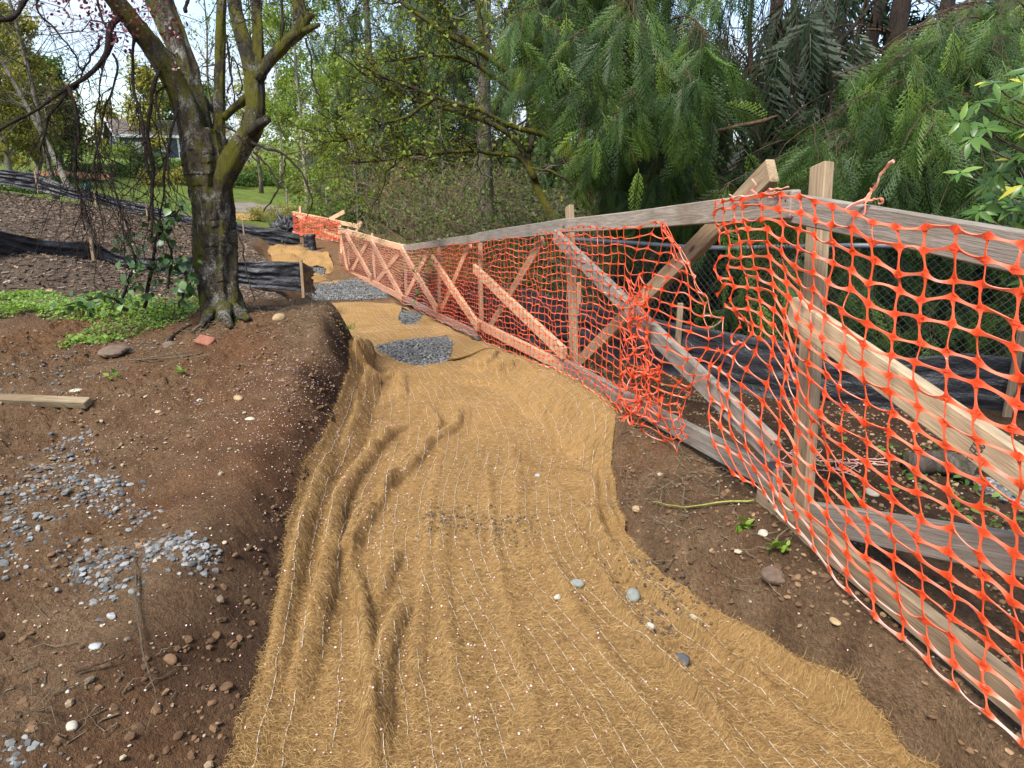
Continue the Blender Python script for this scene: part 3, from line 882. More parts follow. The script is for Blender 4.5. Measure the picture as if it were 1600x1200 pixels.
# fine grit and crumbs over all the bare dirt
n = 9000
q = np.column_stack([rng.uniform(-4.2, 2.6, n), .8 + 7 * rng.random(n) ** 1.5])
on = (q[:, 0] < x_matL(q[:, 1]) - .03) | (q[:, 0] > x_matR(q[:, 1]) + .04)
q = q[on]
s = rng.uniform(.0025, .008, len(q)) * (1 + (rng.random(len(q)) < .04) * 1.5)
o = obj('grit', scatter_stones(np.column_stack([q, ground(q[:, 0], q[:, 1]) + s * .3]), s, ST0, rng.beta(1.5, 2.5, len(q))), MAT['pebble'], smooth=False)
tag(o, 'small pebbles and soil crumbs over the bare dirt', 'grit', None, 'stuff')
n = 34000
q = np.column_stack([rng.uniform(-4.4, 2.6, n), .8 + 6 * rng.random(n) ** 1.6])
q = q[((q[:, 0] < x_matL(q[:, 1]) - .02) | (q[:, 0] > x_matR(q[:, 1]) + .03)) & (fbm(q[:, 0], q[:, 1], 1.6, 3, 88) > -.25)]
s = .003 + .013 * rng.random(len(q)) ** 2.6
tag(obj('soil_clods', scatter_stones(np.column_stack([q, ground(q[:, 0], q[:, 1]) + s * .2]), s, ST0, rng.beta(2, 2, len(q))), MAT['clod'], smooth=False), 'loose crumbs and clods of brown soil over the bare banks', 'soil', None, 'stuff')
lp = []
for px, py, sx, sy, n in [(140, 1090, 120, 60, 70), (60, 1010, 70, 40, 24), (310, 1080, 30, 60, 40), (250, 575, 60, 16, 60), (380, 505, 60, 10, 50), (1010, 720, 30, 30, 60), (1090, 800, 60, 40, 70), (1250, 900, 60, 40, 60), (330, 1160, 60, 40, 40), (505, 610, 22, 22, 50), (480, 700, 22, 40, 60), (445, 790, 24, 40, 55), (400, 900, 30, 50, 50), (370, 1000, 30, 50, 40), (545, 530, 14, 12, 20)]:
    lp += [(rng.normal(px, sx), rng.normal(py, sy)) for _ in range(n)]
lp = np.array(lp); lp = lp[(lp[:, 1] > 490) & (lp[:, 1] < 1280)]
q = Gv(*lp.T)
q = q[((q[:, 0] < x_matL(q[:, 1]) - .03) | (q[:, 0] > x_matR(q[:, 1]) + .04))]
s = .005 + .017 * rng.random(len(q)) ** 2.4
q[:, 2] = ground(q[:, 0], q[:, 1]) + s * rng.uniform(-.25, .2, len(q))
tag(obj('earth_lumps', scatter_stones(q, s, ST1, rng.beta(1.2, 3.2, len(q)) * .8), MAT['clod'], smooth=False), 'broken lumps of dark earth along the cut banks', 'soil', None, 'stuff')
# single stones, each its own
def stone(px, py, wpx, label, col, flat=.7, name='stone', seed=0, on_mat=False, jag=.10):
    p = G(px, py)
    Z = p[1] * CP + (EYE - p[2]) * SP
    r = wpx / 2 / FPX * Z
    t = ellip(seed + 100, flat, 3, jag)
    V = t[0] * r
    a = rng.uniform(0, 6.28)
    V = np.column_stack([V[:, 0] * math.cos(a) - V[:, 1] * math.sin(a), V[:, 0] * math.sin(a) + V[:, 1] * math.cos(a), V[:, 2]])
    V = V * (1 + .05 * vnoise(V[:, 0] / r * 2.3, V[:, 1] / r * 2.3 + V[:, 2] / r, seed)[:, None])
    z = float(mat_z(p[0:1], p[1:2])[0]) if on_mat else float(ground(p[0], p[1]))
    c = np.array([p[0], p[1], z + r * flat * (.42 if on_mat else .2)])
    key = 'stone_' + col
    if key not in MAT:
        a_, b_ = dict(grey=((.20, .205, .20), (.33, .34, .33)), pale=((.27, .24, .18), (.42, .385, .31)), tan=((.22, .145, .07), (.35, .25, .14)), dark=((.035, .035, .04), (.10, .10, .105)), brown=((.07, .045, .03), (.14, .095, .065)), green=((.12, .13, .115), (.22, .235, .205)))[col]
        MAT[key] = m_plain('stone ' + col, ((.3, a_), (.68, b_)), 22, .8, .5, .3, .004)
    o = obj(name, (V + c, t[1]), MAT[key], origin=c - np.array([0, 0, r * .3]), smooth=True)
    tag(o, label, 'stone')
for a in [
    (901, 922, 25, 'smooth rounded grey stone lying on the mat, largest one there', 'green', .8, 'stone', 1, True),
    (871, 941, 14, 'small pale pebble just below the rounded grey stone on the mat', 'pale', .8, 'stone', 2, True),
    (989, 936, 30, 'banded grey stone wedged between two folds of the mat', 'green', .7, 'stone', 3, True),
    (1013, 995, 24, 'cream white angular stone in the dirt gully of the mat', 'pale', .8, 'stone', 4, True, .22),
    (1063, 1038, 30, 'dark blue grey stone half buried in the mat', 'dark', .5, 'stone', 5, True),
    (1193, 829, 17, 'round white pebble on the dirt bank under the fence', 'pale', .85, 'stone', 6),
    (1305, 972, 20, 'yellowish flat pebble on dark soil by the bottom rail', 'tan', .5, 'stone', 7),
    (995, 794, 17, 'tan pebble at the bank top beside the mat edge', 'tan', .7, 'stone', 8),
    (1362, 768, 26, 'pale grey stone behind the netting near the grey plank', 'pale', .7, 'stone', 9),
    (1210, 897, 42, 'rough brown clod of earth on the bank under the netting', 'brown', .6, 'earth_clod', 10, False, .3),
    (437, 503, 22, 'tan cobble sitting on the mound crest near the tree', 'tan', .75, 'stone', 11),
    (182, 556, 52, 'long dark brown clod beside the green weeds', 'brown', .5, 'earth_clod', 12, False, .3),
    (266, 544, 26, 'round brown clod between weeds and brick', 'brown', .8, 'earth_clod', 13, False, .3),
    (372, 621, 19, 'cream flat stone on the open dirt of the mound', 'tan', .5, 'stone', 14),
    (390, 650, 15, 'pale oval stone just below the cream flat stone', 'pale', .5, 'stone', 15),
    (248, 648, 12, 'tiny yellow pebble near the lying timber end', 'tan', .6, 'stone', 16),
    (312, 625, 11, 'tiny grey pebble in the middle of the mound', 'grey', .6, 'stone', 17),
    (148, 1005, 22, 'blue grey stone alone at the dark bank', 'grey', .7, 'stone', 18, False, .2),
    (175, 962, 18, 'grey angular stone below the gravel scatter', 'grey', .7, 'stone', 19, False, .2),
    (112, 1132, 22, 'white pebble near the lower left dirt corner', 'pale', .7, 'stone', 20),
    (78, 458, 18, 'tan stone on the bark mulch above the weeds', 'tan', .5, 'stone', 21),
    (1080, 970, 18, 'pale stone in the soil spill across the mat', 'pale', .6, 'stone', 22, True),
    (1010, 898, 15, 'flat white stone at the mat edge by the bank', 'pale', .5, 'stone', 23),
    (118, 608, 20, 'flat pale stone above the timber end', 'pale', .4, 'stone', 24),
    (1005, 910, 12, 'grey pebble beside the flat white stone', 'grey', .6, 'stone', 25),
    (840, 745, 10, 'small grey pebble in the middle of the mat', 'grey', .7, 'stone', 26, True),
]: stone(*a)

# broken brick
p = G(320, 537); Z = p[1] * CP + (EYE - p[2]) * SP
def box_mesh(L, W, H, bev=.004, nx=2, warp=0.0, seed=0):
    """bevelled board along x, centred"""
    b = bev
    prof = np.array([(-W / 2 + b, -H / 2), (W / 2 - b, -H / 2), (W / 2, -H / 2 + b), (W / 2, H / 2 - b), (W / 2 - b, H / 2), (-W / 2 + b, H / 2), (-W / 2, H / 2 - b), (-W / 2, -H / 2 + b)])
    xs = np.linspace(-L / 2, L / 2, nx)
    xs = np.concatenate([[xs[0]], [xs[0] + b], xs[1:-1], [xs[-1] - b], [xs[-1]]])
    rr = np.random.default_rng(seed + 5)
    ph = rr.uniform(0, 6, 2)
    V = []
    for k, x in enumerate(xs):
        sc2 = 1 - (b * .8 / min(W, H) * 2 if k in (0, len(xs) - 1) else 0)
        pr = prof * sc2
        dy = warp * math.sin(2.2 * x + ph[0]); dz = warp * .6 * math.sin(1.7 * x + ph[1])
        V += [(x, y + dy, z + dz) for y, z in pr]
    V = np.array(V)
    n = len(xs)
    F = grid_faces(n, 8, True)
    return V, [F[:, ::-1], np.array([np.arange(8)[::-1]])[:, ::-1][:, ::-1], np.array([np.arange(8) + (n - 1) * 8])]
def board(name, p0, p1, W, H, nrm, mat, parent=None, warp=.002, ext=0.0, seed=0, bev=.004):
    """board from p0 to p1: W across (in the plane), H through the plane (along nrm)"""
    p0, p1 = np.asarray(p0, float), np.asarray(p1, float)
    x = unit(p1 - p0)
    L = np.linalg.norm(p1 - p0) + ext
    z = np.asarray(nrm, float); z = unit(z - x * (z @ x))
    y = np.cross(z, x)
    V, Fs = box_mesh(L, W, H, bev, max(3, int(L / .25)), warp, seed)
    me = mesh_from(name, V, Fs, smooth=False)
    o = bpy.data.objects.new(name, me); COL.objects.link(o); me.materials.append(mat)
    c = (p0 + p1) / 2
    M = Matrix(((x[0], y[0], z[0], c[0]), (x[1], y[1], z[1], c[1]), (x[2], y[2], z[2], c[2]), (0, 0, 0, 1)))
    if parent is not None:
        b = root_loc(parent)
        o.parent = parent
        M.translation = M.translation - Vector(b)
    o.matrix_local = M
    return o
bz = float(ground(p[0], p[1]))
bb = board('brick', (p[0] - .05, p[1] + .02, bz + .03), (p[0] + .06, p[1] - .01, bz + .012), .075, .05, (.1, -.5, .8), MAT['brick'], None, 0, 0, 3, .007)
tag(bb, 'broken red brick lying on the dirt in front of the tree', 'brick')
p, q = G(-60, 634), G(141, 640)
tb = board('timber', p + [0, 0, .045], q + [0, 0, .035], .055, .04, (0, -.25, 1), MAT['old_wood'], None, .004, 0, 4)
tag(tb, 'dirty weathered lumber length lying on the dirt by the gravel', 'timber')

# ------------------------------------------------------------------ the timber fence along the path
PB_ = [None, ((1240, 785), 2.39, (1266, 257)), ((890, 580), 5.0, (881, 322)), ((746, 523), 7.5, (744, 364)), ((683, 495), 9.9, (681, 373)), ((631, 471), 12.2, (629, 382)), ((583, 442), 14.5, (578, 365)), ((543, 428), 16.8, (541, 357)), ((531, 419), 17.6, (529, 353))]
PXY = [np.array([1.60, -.30])] + [P(*b[0], b[1])[:2] for b in PB_[1:]]
def plane_n(i):
    d = PXY[i + 1] - PXY[i]
    n = unit(np.array([-d[1], d[0], 0]))
    return n if n[0] < 0 else -n
def FP(px, py, i, off=0.0):
    """pixel ray meets the upright plane of fence panel i, moved OFF towards the path"""
    n = plane_n(i)
    a = np.array([*PXY[i], 0]) + n * off
    d = ray(px, py)
    t = ((a - np.array([0, 0, EYE])) @ n) / (d @ n)
    return np.array([0, 0, EYE]) + d * t
fence = thing('timber_fence', (PXY[1][0], PXY[1][1], P(1240, 785, 2.39)[2]), 'long improvised timber fence with crossed braces along the right of the path', 'fence')
GW, TW, PW, KW = MAT['grey_wood'], MAT['tan_wood'], MAT['pale_wood'], MAT['pink_wood']
for k in range(1, 9):
    (bx, by), Z, (tx, ty) = PB_[k]
    b, t = P(bx, by, Z), P(tx, ty, Z * (1.0 + .004 * k))
    n = plane_n(min(k, 7))
    b = b - n * .045; t = t - n * .045
    t[:2] = b[:2] + (t - b)[:2]
    board('post', b - [0, 0, .12], t, .089, .038, n, TW if k < 6 else KW, fence, .002, 0, k)
p0 = PXY[0]
board('post', (p0[0] + .04, p0[1], EYE - 1.5), (p0[0] + .04, p0[1], EYE - .05), .089, .038, plane_n(0), TW, fence)
def rail(name, a, b, i, off, W, mat, j=None, seed=0, H=.038, ext=0.0):
    p, q = FP(*a, i, off), FP(*b, i if j is None else j, off)
    return board(name, p, q, W, H, plane_n(i), mat, fence, .003, ext, seed)
def rail_to0(name, a, b, off, W, mat, grow, seed=0):
    p, q = FP(*a, 0, off), FP(*b, 0, off)
    return board(name, p, p + (q - p) * grow, W, .038, plane_n(0), mat, fence, .003, 0, seed)
rail_to0('top_rail', (1236, 326), (1600, 394), 0.0, .092, GW, 2.2, 11)
rail('top_rail', (872, 354), (1243, 320), 1, .022, .092, GW, None, 12, .038)
rail('top_rail', (744, 372), (886, 352), 2, 0.0, .10, GW, None, 13)
rail('top_rail', (681, 381), (748, 372), 3, 0.0, .095, GW, None, 14)
rail('top_rail', (630, 388), (683, 381), 4, 0.0, .095, GW, None, 15)
rail('top_rail', (583, 374), (632, 388), 5, 0.0, .11, KW, None, 16)
rail('top_rail', (540, 361), (584, 374), 6, 0.0, .12, KW, None, 17)
rail('top_rail', (529, 358), (542, 362), 7, 0.0, .12, KW, None, 18)
rail_to0('bottom_rail', (1188, 768), (1600, 1100), 0.02, .092, TW, 2.6, 21)
rail('bottom_rail', (884, 572), (1216, 752), 1, .022, .092, GW, None, 22)
rail('bottom_rail', (744, 504), (888, 577), 2, 0.0, .092, KW, None, 23)
rail('bottom_rail', (682, 492), (748, 525), 3, 0.0, .095, GW, None, 24)
rail('bottom_rail', (631, 466), (684, 493), 4, 0.0, .095, GW, None, 25)
rail('bottom_rail', (582, 441), (632, 467), 5, 0.0, .11, KW, None, 26)
rail('bottom_rail', (543, 427), (583, 442), 6, 0.0, .12, KW, None, 27)
rail('bottom_rail', (531, 418), (544, 428), 7, 0.0, .12, KW, None, 28)
# braces: front ones on the path side, rear ones behind the posts
b0 = rail_to0('brace', (1240, 483), (1600, 742), .035, .095, PW, 1.7, 31)
b0['label'] = 'pale new brace with a black lumber stamp'
rail_to0('brace', (1258, 806), (1600, 866), -.075, .105, GW, 2.0, 32)
rail('brace', (868, 368), (1212, 706), 1, .062, .092, GW, None, 33)
rail('brace', (905, 568), (1207, 265), 1, -.085, .092, TW, None, 34)
rail('brace', (742, 420), (882, 553), 2, .040, .10, KW, None, 35)
rail('brace', (766, 512), (848, 378), 2, -.085, .095, TW, None, 36)
rail('brace', (676, 404), (747, 511), 3, .040, .11, KW, None, 37)
rail('brace', (689, 490), (735, 382), 3, -.085, .10, KW, None, 38)
rail('brace', (627, 388), (683, 484), 4, .040, .12, KW, None, 39)
rail('brace', (633, 468), (668, 398), 4, -.085, .11, KW, None, 40)
rail('brace', (580, 377), (629, 467), 5, .040, .12, KW, None, 41)
rail('brace', (586, 444), (626, 393), 5, -.085, .12, KW, None, 42)
rail('brace', (541, 366), (580, 434), 6, .040, .13, KW, None, 43)
rail('brace', (548, 428), (577, 374), 6, -.085, .12, KW, None, 44)
rail('brace', (530, 361), (544, 427), 7, .040, .10, KW, None, 45)
def nails(px, py, i, off):
    for dx, dy in ((-.018, .012), (.016, -.014)):
        n = plane_n(i); c = FP(px, py, i, off)
        c = c + np.array([0, 0, dy]) + unit(np.cross(n, [0, 0, 1.0])) * dx
        V, F, _ = tubes(np.array([c - n * .004, c + n * .0015]), np.array([.0042, .0042]), 8)
        obj('nail', (V, F), MAT['nail'], fence)
for a in ((1250, 489, 0, .054), (1246, 322, 0, .019), (1262, 330, 0, .019), (1222, 318, 1, .041), (1200, 696, 1, .081), (884, 380, 1, .081), (900, 354, 1, .041), (1208, 748, 1, .041), (895, 577, 1, .041), (872, 545, 2, .059), (752, 428, 2, .059), (1206, 780, 0, .039)): nails(*a)
# lumber stamp on the pale brace: small inked characters on the board's face
def stamp(txt, px, py, size, rot):
    cu = bpy.data.curves.new('stamp', 'FONT'); cu.body = txt; cu.size = size; cu.extrude = .0006; cu.align_x = 'CENTER'
    o = bpy.data.objects.new('lumber_stamp', cu); COL.objects.link(o)
    dg = bpy.context.evaluated_depsgraph_get()
    me = bpy.data.meshes.new_from_object(o.evaluated_get(dg))
    bpy.data.objects.remove(o)
    me.materials.clear(); me.materials.append(MAT['ink'])
    o = bpy.data.objects.new('lumber_stamp', me); COL.objects.link(o)
    n = plane_n(0); c = FP(px, py, 0, .0560)
    d = unit(FP(1600, 742, 0, .055) - FP(1240, 483, 0, .055))
    up = np.cross(n, d)
    x = d * math.cos(rot) + up * math.sin(rot); y = np.cross(n, x)
    M = Matrix(((x[0], y[0], n[0], c[0]), (x[1], y[1], n[1], c[1]), (x[2], y[2], n[2], c[2]), (0, 0, 0, 1)))
    o.parent = b0
    o.matrix_parent_inverse = Matrix()
    W0 = Matrix.Translation(Vector(root_loc(fence))) @ b0.matrix_local
    o.matrix_local = W0.inverted() @ M
stamp('ITE', 1526, 702, .022, 1.5)
stamp('000', 1535, 706, .024, 1.5)
stamp('HT', 1518, 722, .022, 1.5)

# ------------------------------------------------------------------ the far panel at the end of the path
ZA, ZB = 20.4, 19.2
FA, FB = P(459, 366, ZA), P(532, 377, ZB)
nF = unit(np.cross(FB - FA, [0, 0, 1.0])); nF = nF if nF[1] < 0 else -nF
def FF(px, py, off=0.0):
    d = ray(px, py); a = FA + nF * off
    return np.array([0, 0, EYE]) + d * (((a - np.array([0, 0, EYE])) @ nF) / (d @ nF))
far = thing('timber_fence', FA, 'short pale timber fence panel closing the far end of the path', 'fence')
for nm, a, b, off, W in [('top_rail', (458, 333), (562, 354), .02, .11), ('bottom_rail', (458, 364), (532, 376), .02, .11), ('brace', (463, 335), (531, 372), .06, .11), ('brace', (476, 364), (538, 331), -.06, .11), ('post', (469, 322), (471, 368), -.02, .09), ('post', (530, 346), (531, 380), -.02, .09), ('post', (561, 345), (561, 366), -.02, .10), ('brace', (555, 366), (565, 347), .05, .10)]:
    board(nm, FF(*a, off), FF(*b, off), W, .04, nF, KW, far, .002, 0, 3)

# ------------------------------------------------------------------ safety netting
def net_mesh(Gp, mask=None, node=.012, thin=.0028, th=.0018, bow=.010, rs=1, fade=None):
    """Gp (nu,nv,3) lattice of knots -> flat-strand plastic mesh with thick knots"""
    r = np.random.default_rng(rs)
    nu, nv, _ = Gp.shape
    du, dv = np.gradient(Gp, axis=0), np.gradient(Gp, axis=1)
    Nn = unit(np.cross(du, dv))
    A, B, NA, kind, fd = [], [], [], [], []
    f0 = np.zeros((nu, nv)) if fade is None else fade
    for (a, b, k) in ((Gp[:-1], Gp[1:], 0), (Gp[:, :-1], Gp[:, 1:], 1)):
        if k == 0: m = np.ones((nu - 1, nv), bool); na = Nn[:-1]; f = f0[:-1]; mm = mask[0] if mask else m
        else: m = np.ones((nu, nv - 1), bool); na = Nn[:, :-1]; f = f0[:, :-1]; mm = mask[1] if mask else m
        m = m & mm
        A.append(a[m]); B.append(b[m]); NA.append(na[m]); kind.append(np.full(m.sum(), k)); fd.append(f[m])
    A, B, NA, kind, fd = map(np.concatenate, (A, B, NA, kind, fd))
    E = len(A)
    ts = np.array([0, .10, .2, .35, .5, .65, .8, .90, 1.0])
    prof = np.array([1.0, .72, .26, .07, .0, .07, .26, .72, 1.0])
    K = len(ts)
    D = unit(B - A); W = unit(np.cross(NA, D)); T = np.cross(D, W)
    L = np.linalg.norm(B - A, axis=1)
    bw = r.normal(0, 1, (E, 1)) * bow * np.minimum(L / .08, 1)[:, None]; bt = r.normal(0, 1, (E, 1)) * bow * .8 * np.minimum(L / .08, 1)[:, None]
    sh = (4 * ts * (1 - ts))[None]
    C = A[:, None] + (B - A)[:, None] * ts[None, :, None] + W[:, None] * (bw * sh)[..., None] + T[:, None] * (bt * sh)[..., None]
    tw = r.normal(0, .55, (E, 1)) * (np.sin(np.pi * ts))[None]
    Wd = W[:, None] * np.cos(tw)[..., None] + T[:, None] * np.sin(tw)[..., None]
    Td = np.cross(np.broadcast_to(D[:, None], Wd.shape), Wd)
    hw = np.where(kind == 0, thin * 1.3, thin * .8)[:, None] + (node - thin) * prof[None] * np.where(kind == 0, .72, .9)[:, None] * np.clip(L / .05, .3, 1)[:, None]
    hw = hw * r.uniform(.8, 1.2, (E, 1))
    V = np.stack([C + Wd * hw[..., None] + Td * th, C + Wd * hw[..., None] - Td * th, C - Wd * hw[..., None] - Td * th, C - Wd * hw[..., None] + Td * th], 2)
    F = grid_faces(K, 4, True)
    F = (F[None] + (np.arange(E) * K * 4)[:, None, None]).reshape(-1, 4)
    # colour: knots deep orange, strand middles paler, which paints in the highlights of the flat strands
    var = np.clip(np.where(kind == 0, .74, .42)[:, None] * (1 - prof[None]) + .05 + r.normal(0, .07, (E, 1)) + fd[:, None] * .8, 0, 1)
    var = np.repeat(var[:, :, None], 4, 2).ravel()
    return V.reshape(-1, 3), [F], var
def lerp_rows(ctrl, nv):
    c = np.asarray(ctrl, float)
    t = np.linspace(0, 1, len(c)); tt = np.linspace(0, 1, nv)
    return np.stack([np.interp(tt, t, c[:, k]) for k in range(c.shape[1])], 1)
NV = 21
def sm_noise(nu, nv, s, seed, f=.35):
    i, j = np.meshgrid(np.arange(nu), np.arange(nv), indexing='ij')
    return np.stack([s * (vnoise(i * f + 3.1 * k, j * f, seed + k) + .55 * vnoise(i * .9, j * .9 + 7 * k, seed + 9 + k)) for k in range(3)], 2)
# A: the near net, drawn as pixel columns on panels 1 and 0 (top ... bottom)
colsA = []
leftA = [(1118, 318), (1114, 345), (1120, 372), (1126, 400), (1118, 420), (1134, 446), (1112, 470), (1150, 492), (1160, 515), (1124, 545), (1106, 580), (1112, 620), (1108, 664), (1150, 742)]
c1A = [(1150, 312), (1150, 338), (1160, 362), (1168, 392), (1172, 420), (1176, 446), (1178, 470), (1184, 498), (1186, 522), (1160, 560), (1146, 604), (1150, 648), (1160, 700), (1186, 768)]
c2A = [(1196, 308), (1198, 335), (1204, 362), (1204, 394), (1212, 428), (1216, 458), (1214, 492), (1220, 526), (1216, 566), (1206, 606), (1200, 652), (1200, 704), (1210, 750), (1216, 800)]
def pcol(pts, i, off, nv=None): return np.array([FP(x, y, i, off) for x, y in lerp_rows(pts, nv or NV)])
cA = [pcol(leftA, 1, .09), pcol(c1A, 1, .095), pcol(c2A, 1, .10)]
# panel 0, straight columns set out by distance
def p0col(px, yt, yb, off, sag=0.0):
    t, b = FP(px, yt, 0, off), FP(px, yb, 0, off)
    s = np.linspace(0, 1, NV)[:, None]
    return t + (b - t) * s + plane_n(0)[None] * (sag * np.sin(np.pi * s))
cA += [p0col(1248, 308, 832, .085), p0col(1300, 322, 890, .085, .02), p0col(1360, 345, 952, .085, .03), p0col(1440, 358, 1022, .085, .025), p0col(1520, 366, 1092, .085, .02), p0col(1600, 384, 1166, .085, .02), p0col(1720, 412, 1275, .085, .02), p0col(1900, 452, 1445, .085, .02)]
cA = np.array(cA)
def resample_u(C, step):
    mid = C[:, C.shape[1] // 2]
    s = np.concatenate([[0], np.cumsum(np.linalg.norm(np.diff(mid, axis=0), axis=1))])
    n = int(s[-1] / step)
    tt = np.linspace(0, s[-1], n)
    return np.stack([smooth1(s, C[:, j], tt) for j in range(C.shape[1])], 1)
def smooth1(s, Y, tt):
    return np.stack([np.interp(tt, s, Y[:, k]) for k in range(3)], 1)
gA = resample_u(cA, .084)
gA = gA + sm_noise(*gA.shape[:2], .010, 5) * np.array([1, 1, 1])
gA[:, 1:-1] += rng.normal(0, .004, gA[:, 1:-1].shape)
mh, mv = np.ones((gA.shape[0] - 1, NV), bool), np.ones((gA.shape[0], NV - 1), bool)
for a, b in ((0, 4), (0, 6), (1, 7), (0, 12), (0, 16), (1, 9), (0, 9)): mh[a, b] = False
for a, b in ((0, 4), (0, 9), (1, 12), (0, 13)): mv[a, b] = False
fdA = np.zeros(gA.shape[:2]); fdA[:, -1] = .55; fdA[:, -2] = .25; fdA[:3, 13:] = .2
netA = obj('safety_netting', net_mesh(gA, (mh, mv), .0112, .0024, .0013, .0045, 3, fdA), MAT['net'], origin=P(1240, 785, 2.39), smooth=False)
tag(netA, 'torn bright orange plastic netting with wide openings on the nearest fence panels', 'netting')
# B: the long net on all farther panels, its torn end gathered in a bunch
topB = [(529, 357, 7), (542, 363, 6), (582, 376, 5), (630, 392, 4), (682, 386, 3), (745, 380, 2), (884, 358, 1), (930, 356, 1), (975, 356, 1)]
botB = [(531, 422, 7), (544, 431, 6), (584, 446, 5), (632, 473, 4), (684, 500, 3), (748, 527, 2), (888, 590, 1), (925, 612, 1), (962, 640, 1)]
cB = []
for (a, b) in zip(topB, botB):
    t, q = FP(a[0], a[1], a[2], .09), FP(b[0], b[1], b[2], .09)
    s = np.linspace(0, 1, NV)[:, None]
    cB.append(t + (q - t) * s)
cB = np.array(cB)
gB = resample_u(cB, .098)
nB = gB.shape[0]
i_, j_ = np.meshgrid(np.arange(nB), np.arange(NV), indexing='ij')
gB[:, :, 2] += .016 * vnoise(i_ * .22, j_ * .3, 4) + .012 * vnoise(i_ * .55, j_ * .15, 8) * np.sin(np.pi * j_ / (NV - 1))
gB = gB + sm_noise(nB, NV, .016, 15)
n1_ = plane_n(1)
# the gathered end: (pixel columns on panel 1)
endB = [
    [(1000, 354), (996, 380), (990, 408), (988, 436), (984, 462), (984, 488), (985, 514), (982, 540), (984, 562), (990, 586), (984, 606), (980, 628), (976, 652), (974, 672)],
    [(1024, 350), (1014, 380), (1006, 408), (1000, 440), (996, 466), (992, 488), (1004, 514), (990, 540), (998, 562), (1002, 586), (1004, 606), (1000, 628), (992, 656), (986, 680)],
    [(1035, 348), (1040, 382), (1026, 412), (1020, 440), (1010, 466), (1002, 492), (998, 516), (1012, 540), (1006, 566), (1014, 588), (1012, 612), (1016, 636), (1010, 660), (1002, 672)],
    [(1036, 350), (1052, 386), (1046, 414), (1038, 446), (1030, 474), (1020, 498), (1010, 520), (1006, 548), (1016, 572), (1010, 598), (1020, 620), (1030, 648), (1024, 668), (1040, 690)],
    [(1037, 352), (1060, 394), (1062, 422), (1056, 450), (1052, 480), (1048, 506), (1042, 532), (1034, 560), (1030, 586), (1026, 606), (1030, 630), (1038, 655), (1046, 678), (1058, 706)],
    [(1038, 354), (1066, 398), (1074, 430), (1076, 460), (1078, 488), (1080, 516), (1078, 545), (1068, 575), (1060, 600), (1050, 618), (1046, 634), (1050, 655), (1058, 676), (1064, 690)],
    [(1039, 356), (1070, 402), (1084, 434), (1094, 466), (1102, 496), (1108, 524), (1104, 552), (1090, 582), (1072, 604), (1062, 616), (1058, 640), (1062, 655), (1066, 672), (1068, 684)],
    [(1040, 358), (1073, 406), (1090, 438), (1106, 468), (1118, 492), (1136, 512), (1128, 552), (1112, 584), (1080, 606), (1070, 618), (1066, 642), (1068, 655), (1070, 668), (1070, 678)],
]
eB = np.array([pcol(c, 1, .10 + .012 * (k % 3)) for k, c in enumerate(endB)])
eB = eB + rng.normal(0, .007, eB.shape)
gB = np.concatenate([gB, eB])
fdB = np.zeros(gB.shape[:2]); fdB[:, -1] = .3; fdB[-2:, :8] = .5
fdB += .45 * (np.arange(gB.shape[0]) < nB * .55)[:, None]  # farther columns coloured paler with distance
bunch = []
for k in range(1):
    bc = np.array([pcol([(968 + 8 * i + rng.normal(0, 5), 585 + 13 * j + rng.normal(0, 5) - 2 * i) for j in range(7)], 1, .125 + .02 * k, 7) for i in range(8)])
    bunch.append(net_mesh(bc + rng.normal(0, .011, bc.shape), None, .010, .0024, .0014, .012, 40 + k))
for k in range(1):
    bc = np.array([pcol([(978 + 7 * i + rng.normal(0, 4), 440 + 15 * j + rng.normal(0, 5)) for j in range(10)], 1, .12 + .02 * k, 10) for i in range(6)])
    bunch.append(net_mesh(bc + rng.normal(0, .012, bc.shape), None, .010, .0024, .0014, .010, 50 + k))
netB = obj('safety_netting', join([net_mesh(gB, None, .0072, .0017, .0011, .005, 4, fdB)] + bunch), MAT['net'], origin=P(890, 580, 5.0), smooth=False)
tag(netB, 'long orange netting on the farther fence panels, torn end bunched over a grey brace', 'netting')
# C: netting on the far closing panel
cC = []
for px, a, b in ((459, 331, 367), (480, 336, 369), (505, 341, 372), (530, 346, 377)):
    t, q = FF(px, a, .08), FF(px, b, .08)
    s = np.linspace(0, 1, NV)[:, None]
    cC.append(t + (q - t) * s)
gC = resample_u(np.array(cC), .10)
gC = gC + sm_noise(*gC.shape[:2], .02, 25)
netC = obj('safety_netting', net_mesh(gC, None, .013, .005, .0016, .008, 6), MAT['net'], smooth=False)
tag(netC, 'small orange netting sheet on the short far panel', 'netting')
# frayed strips
def strip(name, pts, w, label, faded=.9, parent=None):
    p = smoothline(pts, 18, .004)
    r = w * (1 + .5 * vnoise(np.arange(18) * .9, np.zeros(18), int(w * 9000)))
    V, F, _ = tubes(p, r, 4)
    o = obj(name, (V, F), MAT['net'], parent, var=np.full(len(V), faded) + rng.normal(0, .08, len(V)), smooth=False)
    if parent is None: tag(o, label, 'strip')
    return o
t0 = thing('netting_scrap', FP(1352, 318, 0, .02), 'frayed faded orange strip standing up from the near top rail', 'strip')
strip('strand', [FP(1320, 330, 0, .05), FP(1350, 312, 0, .03), FP(1362, 298, 0, .0), FP(1372, 286, 0, .0), FP(1378, 270, 0, .0), FP(1396, 252, 0, .0)], .0045, '', .95, t0)
strip('strand', [FP(1330, 332, 0, .06), FP(1348, 335, 0, .06), FP(1356, 316, 0, .03), FP(1360, 294, 0, .0)], .003, '', .75, t0)
strip('strand', [FP(1356, 314, 0, .03), FP(1370, 308, 0, .02), FP(1378, 314, 0, .02), FP(1372, 318, 0, .02)], .003, '', .85, t0)
